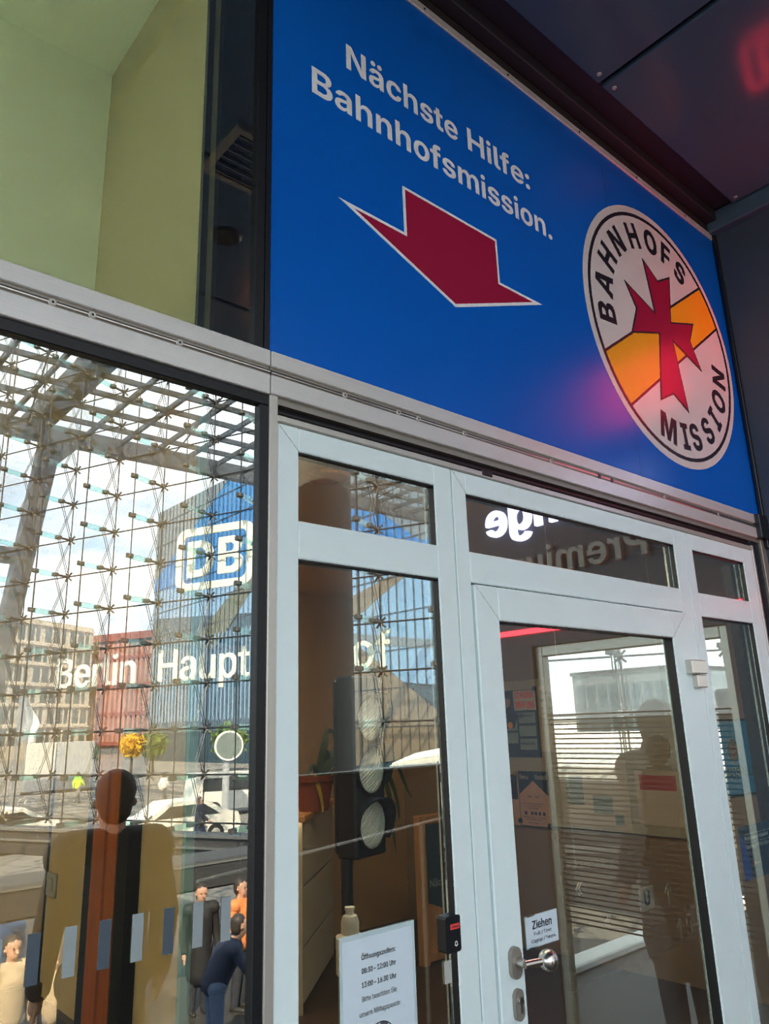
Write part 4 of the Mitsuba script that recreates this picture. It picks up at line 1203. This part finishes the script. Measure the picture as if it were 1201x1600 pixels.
def car(x, y, rot, label, van=False):
    t = thing('car', label, 'car')
    if van:
        body = [(-2.3, 0.35), (2.3, 0.35), (2.35, 0.9), (1.9, 1.1), (1.35, 1.85), (-2.2, 1.9), (-2.35, 0.9)]
        glassp = [(1.15, 1.12), (1.75, 1.12), (1.25, 1.72), (-1.9, 1.74), (-1.95, 1.15)]
    else:
        body = [(-2.2, 0.32), (2.2, 0.32), (2.25, 0.62), (2.05, 0.82), (1.15, 0.95), (0.45, 1.42), (-0.9, 1.46), (-1.75, 1.02), (-2.2, 0.95), (-2.28, 0.6)]
        glassp = [(0.95, 0.97), (0.4, 1.36), (-0.85, 1.39), (-1.5, 1.0)]
    W = trimesh.transformations.translation_matrix((x, -y, -2.3)) @ trimesh.transformations.rotation_matrix(rot, [0, 0, 1])

    def g_(m):
        m = m.copy()
        m.apply_transform(W)
        return m
    part(t, 'body', g_(ext(Polygon(body).buffer(0.06), 0.85, 1.7)), 'car_white')
    part(t, 'windows', g_(ext(Polygon(glassp), 0.87, 1.74)), 'car_glass')
    for xx in (-1.35, 1.4):
        for yy in (-0.86, 0.70):
            wh_ = part(t, 'wheel', g_(cyl((xx, yy, 0.33), (xx, yy + 0.18, 0.33), 0.33, 18)), 'tyre')
            part(wh_, 'hubcap', g_(cyl((xx, yy - 0.01, 0.33), (xx, yy + 0.19, 0.33), 0.18, 12)), 'steel_plain')
    part(t, 'lamp', g_(cat(box(2.18, 2.26, -0.8, -0.45, 0.62, 0.74), box(2.18, 2.26, 0.45, 0.8, 0.62, 0.74))), 'steel_bright')


car(13.6, 26.5, math.pi + 0.1, 'white saloon car on the square, mirrored left of the round sign post')
car(20.6, 34.0, 0.2, 'white van behind the round sign post, mirrored at the right of the left pane', True)
car(8.0, 29.5, math.pi - 0.2, 'white car at the foot of the flag pole, mirrored in the left pane')
bk = thing('bicycle', 'bicycle parked at the flag pole, mirrored in the left pane', 'bicycle')


def torus(c, R_, r_, nx):
    m = trimesh.creation.torus(R_, r_, major_sections=20, minor_sections=6)
    m.apply_transform(trimesh.geometry.align_vectors([0, 0, 1], nx))
    m.apply_translation(c)
    return m


bx_, by_ = 14.2, -46.3
for dx in (0, 1.05):
    part(bk, 'wheel', torus((bx_ + dx, by_, -1.97), 0.32, 0.025, [0, 1, 0]), 'steel_plain')
part(bk, 'bike_frame', cat(*[cyl((bx_ + a[0], by_, -2.3 + a[1]), (bx_ + b[0], by_, -2.3 + b[1]), 0.022, 6) for a, b in (((0, 0.33), (0.45, 0.3)), ((0.45, 0.3), (0.3, 0.85)), ((0.3, 0.85), (0.9, 0.85)), ((0.45, 0.3), (0.9, 0.8)), ((0.9, 1.0), (1.05, 0.33)), ((0, 0.33), (0.33, 0.75)))]), 'coat_white')
part(bk, 'saddle', box(bx_ + 0.18, bx_ + 0.42, by_ - 0.07, by_ + 0.07, -1.45, -1.39, 0.02), 'shoe_dark')
part(bk, 'handlebar', cyl((bx_ + 0.9, by_ - 0.28, -1.28), (bx_ + 0.9, by_ + 0.28, -1.28), 0.018, 6), 'shoe_dark')

# dark entrance canopies on the lower level
for x0_, x1_, y_, z_, lb in ((4.6, 12.0, 10.2, -0.30, 'dark entrance canopy edge, mirrored low at the right of the left pane'), (1.2, 4.2, 9.6, -0.15, 'dark entrance canopy edge at the far left, mirrored low in the left pane')):
    cpn = thing('entrance_canopy', lb, 'canopy')
    part(cpn, 'slab', outward(box(x0_, x1_, y_, y_ + 0.9, z_ - 0.42, z_, 0.03)), 'canopy_dark')
    part(cpn, 'edge_trim', outward(box(x0_, x1_, y_ - 0.02, y_, z_ - 0.06, z_ - 0.03)), 'steel_bright')
    for k in range(4):
        xp = x0_ + 0.3 + k * (x1_ - x0_ - 0.6) / 3
        part(cpn, 'post', outward(cyl((xp, y_ + 0.5, -2.3), (xp, y_ + 0.5, z_ - 0.4), 0.06, 10)), 'canopy_dark')

# ------------------------------------------------------------------ people


def blob(segs, r_=None, n=14):
    parts_ = []
    for a, ra, b, rb in segs:
        sa = m3.Manifold.sphere(ra, n).translate(list(map(float, a)))
        sb_ = m3.Manifold.sphere(rb, n).translate(list(map(float, b)))
        parts_.append(m3.Manifold.batch_hull([sa, sb_]))
    m = m3.Manifold.batch_boolean(parts_, m3.OpType.Add).to_mesh()
    t = trimesh.Trimesh(m.vert_properties[:, :3], m.tri_verts)
    return t


def figure(pose):
    """joints of a 1.75 m figure facing -y; returns meshes for body, jacket, trousers, shoes and hair"""
    J = dict(pel=(0, 0, 0.93), chest=(0, 0.0, 1.30), neck=(0, 0.01, 1.47), head=(0, -0.01, 1.63), lsh=(-0.19, 0, 1.41), rsh=(0.19, 0, 1.41), lel=(-0.25, 0.03, 1.13), rel=(0.25, 0.03, 1.13),
             lwr=(-0.26, -0.06, 0.88), rwr=(0.26, -0.06, 0.88), lhip=(-0.09, 0, 0.90), rhip=(0.09, 0, 0.90), lkn=(-0.10, -0.02, 0.49), rkn=(0.10, -0.02, 0.49), lan=(-0.10, 0.02, 0.09), ran=(0.10, 0.02, 0.09))
    if pose == 'walk':
        J.update(lkn=(-0.09, -0.20, 0.50), lan=(-0.09, -0.28, 0.10), rkn=(0.09, 0.08, 0.49), ran=(0.09, 0.33, 0.16), lel=(-0.24, 0.14, 1.16), lwr=(-0.24, 0.08, 0.92), rel=(0.24, -0.10, 1.15), rwr=(0.23, -0.28, 1.0))
    if pose == 'lean':
        J.update(chest=(0.12, -0.12, 1.26), neck=(0.19, -0.19, 1.41), head=(0.22, -0.24, 1.56), lsh=(-0.02, -0.16, 1.36), rsh=(0.34, -0.12, 1.34), lel=(-0.06, -0.34, 1.15), lwr=(0.05, -0.52, 1.06), rel=(0.40, -0.28, 1.10), rwr=(0.34, -0.48, 1.02))
    P = {k: np.array(v) for k, v in J.items()}
    hd = P['head']
    seg = [(P['pel'], 0.13, P['chest'], 0.14), (P['chest'], 0.14, P['neck'], 0.06), (P['neck'], 0.055, hd - (0, 0, 0.08), 0.06), (P['lsh'], 0.06, P['rsh'], 0.06)]
    seg += [(hd + (0, 0.015, 0.035), 0.092, hd + (0, -0.02, -0.06), 0.062), (hd + (0, -0.09, -0.005), 0.012, hd + (0, -0.108, -0.03), 0.016), (hd + (-0.085, 0.01, -0.01), 0.02, hd + (0.085, 0.01, -0.01), 0.02)]
    arms, legs, shoes = [], [], []
    for s in 'lr':
        arms += [(P[s + 'sh'], 0.055, P[s + 'el'], 0.042), (P[s + 'el'], 0.042, P[s + 'wr'], 0.03)]
        w = P[s + 'wr']
        d = (w - P[s + 'el']) / np.linalg.norm(w - P[s + 'el'])
        seg += [(w, 0.028, w + d * 0.09, 0.03)]
        for k, ln in enumerate((0.155, 0.17, 0.165, 0.145)):
            off = np.array([0, (k - 1.5) * 0.02, 0])
            seg += [(w + d * 0.09 + off, 0.0095, w + d * ln + off + np.array([0, -0.01, 0]), 0.008)]
        seg += [(w + d * 0.04 + np.array([0, -0.025, 0]), 0.011, w + d * 0.10 + np.array([0, -0.055, 0]), 0.009)]
        legs += [(P[s + 'hip'], 0.085, P[s + 'kn'], 0.058), (P[s + 'kn'], 0.058, P[s + 'an'], 0.042)]
        a = P[s + 'an']
        shoes += [(a + (0, 0.03, -0.04), 0.045, a + (0, -0.15, -0.055), 0.035)]
    grow = lambda L, g: [(a, ra + g, b, rb + g) for a, ra, b, rb in L]
    out = {'body': blob(seg + arms + legs), 'jacket': blob(grow([seg[0], seg[3]], 0.035) + [(P['chest'], 0.165, P['neck'] - (0, 0, 0.05), 0.085)] + grow(arms, 0.018)),
           'trousers': blob(grow(legs, 0.016) + [(P['lhip'], 0.12, P['rhip'], 0.12)]), 'shoe': blob(shoes),
           'hair': blob([(hd + (0, 0.03, 0.05), 0.095, hd + (0, 0.045, -0.03), 0.075)])}
    out['coat'] = blob(grow([seg[0], seg[3]], 0.045) + [(P['chest'], 0.17, P['neck'] - (0, 0, 0.05), 0.09), (P['pel'], 0.175, P['pel'] - (0, 0, 0.38), 0.2)] + grow(arms, 0.024))
    out['hood'] = blob([(hd + (0, 0.02, 0.045), 0.112, hd + (0, 0.03, -0.06), 0.098), (hd + (0, 0.04, -0.08), 0.10, P['neck'], 0.12)])
    out['eyes'] = cat(ball(hd + (-0.032, -0.079, 0.012), 0.011, 1), ball(hd + (0.032, -0.079, 0.012), 0.011, 1))
    return {k: mikit.ply(m, None, 35) for k, m in out.items()}


POSES = {p_: figure(p_) for p_ in ('stand', 'walk', 'lean')}


def person(x, y, face, h, pose, top, legs_, hair, label, z=-2.3, long=False, hood=False):
    t = thing('person', label, 'person')
    W = T().translate([x, y, z]).rotate([0, 0, 1], face).scale(h / 1.75)
    F = POSES[pose]
    b = part(t, 'body', F['body'], 'skin', to_world=W)
    part(b, 'eyes', F['eyes'], 'hair_dark', to_world=W)
    part(t, 'coat' if long else 'jacket', F['coat' if long else 'jacket'], top, to_world=W)
    part(t, 'trousers', F['trousers'], legs_, to_world=W)
    part(t, 'shoe', F['shoe'], 'shoe_dark', to_world=W)
    part(t, 'hood' if hood else 'hair', F['hood' if hood else 'hair'], top if hood else hair, to_world=W)


person(1.40, -1.97, 10, 1.62, 'stand', 'coat_black', 'trousers_dark', 'hair_dark', 'person in a black coat, mirrored as a large silhouette in the left pane', -0.13, True)
person(4.02, -0.83, 20, 1.72, 'stand', 'coat_black', 'trousers_dark', 'hair_dark', 'hooded person in a black coat beyond the lounge door, mirrored in the entrance door', 0.0, True, True)
person(17.5, -47.3, 60, 1.8, 'walk', 'vest_yellow', 'trousers_grey', 'hair_dark', 'person in a bright yellow safety vest walking on the square, mirrored by the grey hoarding')
person(19.9, -40.7, 80, 1.75, 'walk', 'coat_white', 'trousers_grey', 'hair_dark', 'person in white clothing walking on the square, mirrored above the white saloon car')
person(13.7, -24.6, 120, 1.7, 'walk', 'coat_navy', 'trousers_dark', 'hair_dark', 'person in dark navy clothing beside the white saloon car, mirrored in the left pane', -2.3, True)
person(22.5, -38.5, -40, 1.75, 'stand', 'coat_tan', 'trousers_grey', 'hair_dark', 'person in a tan coat behind the white van, mirrored beside the round sign')
person(3.05, -8.7, 170, 1.75, 'stand', 'coat_tan', 'trousers_grey', 'hair_dark', 'adult in a tan jacket beside a child, mirrored low in the left pane')
person(3.62, -9.0, 170, 1.45, 'stand', 'coat_tan', 'trousers_grey', 'hair_blond', 'blond child in a tan jacket beside an adult, mirrored in the left pane')
person(5.28, -8.05, 100, 1.78, 'lean', 'coat_navy', 'trousers_denim', 'hair_dark', 'leaning person in a navy jacket and jeans, mirrored in the left pane')
person(6.55, -9.6, 150, 1.76, 'stand', 'coat_orange', 'trousers_dark', 'hair_dark', 'person in an orange jacket, mirrored at the right edge of the left pane')
person(6.05, -9.9, 190, 1.72, 'stand', 'coat_black', 'trousers_dark', 'hair_dark', 'person in black left of the orange jacket, mirrored in the left pane', -2.3, True)
person(5.0, -9.6, 60, 1.74, 'stand', 'coat_navy', 'trousers_dark', 'hair_dark', 'person in a dark navy coat under the canopy, mirrored left of the leaning person', -2.3, True)
person(3.6, -11.0, 200, 1.72, 'walk', 'coat_blue', 'trousers_grey', 'hair_dark', 'person in a light blue top, mirrored at the far left of the left pane')
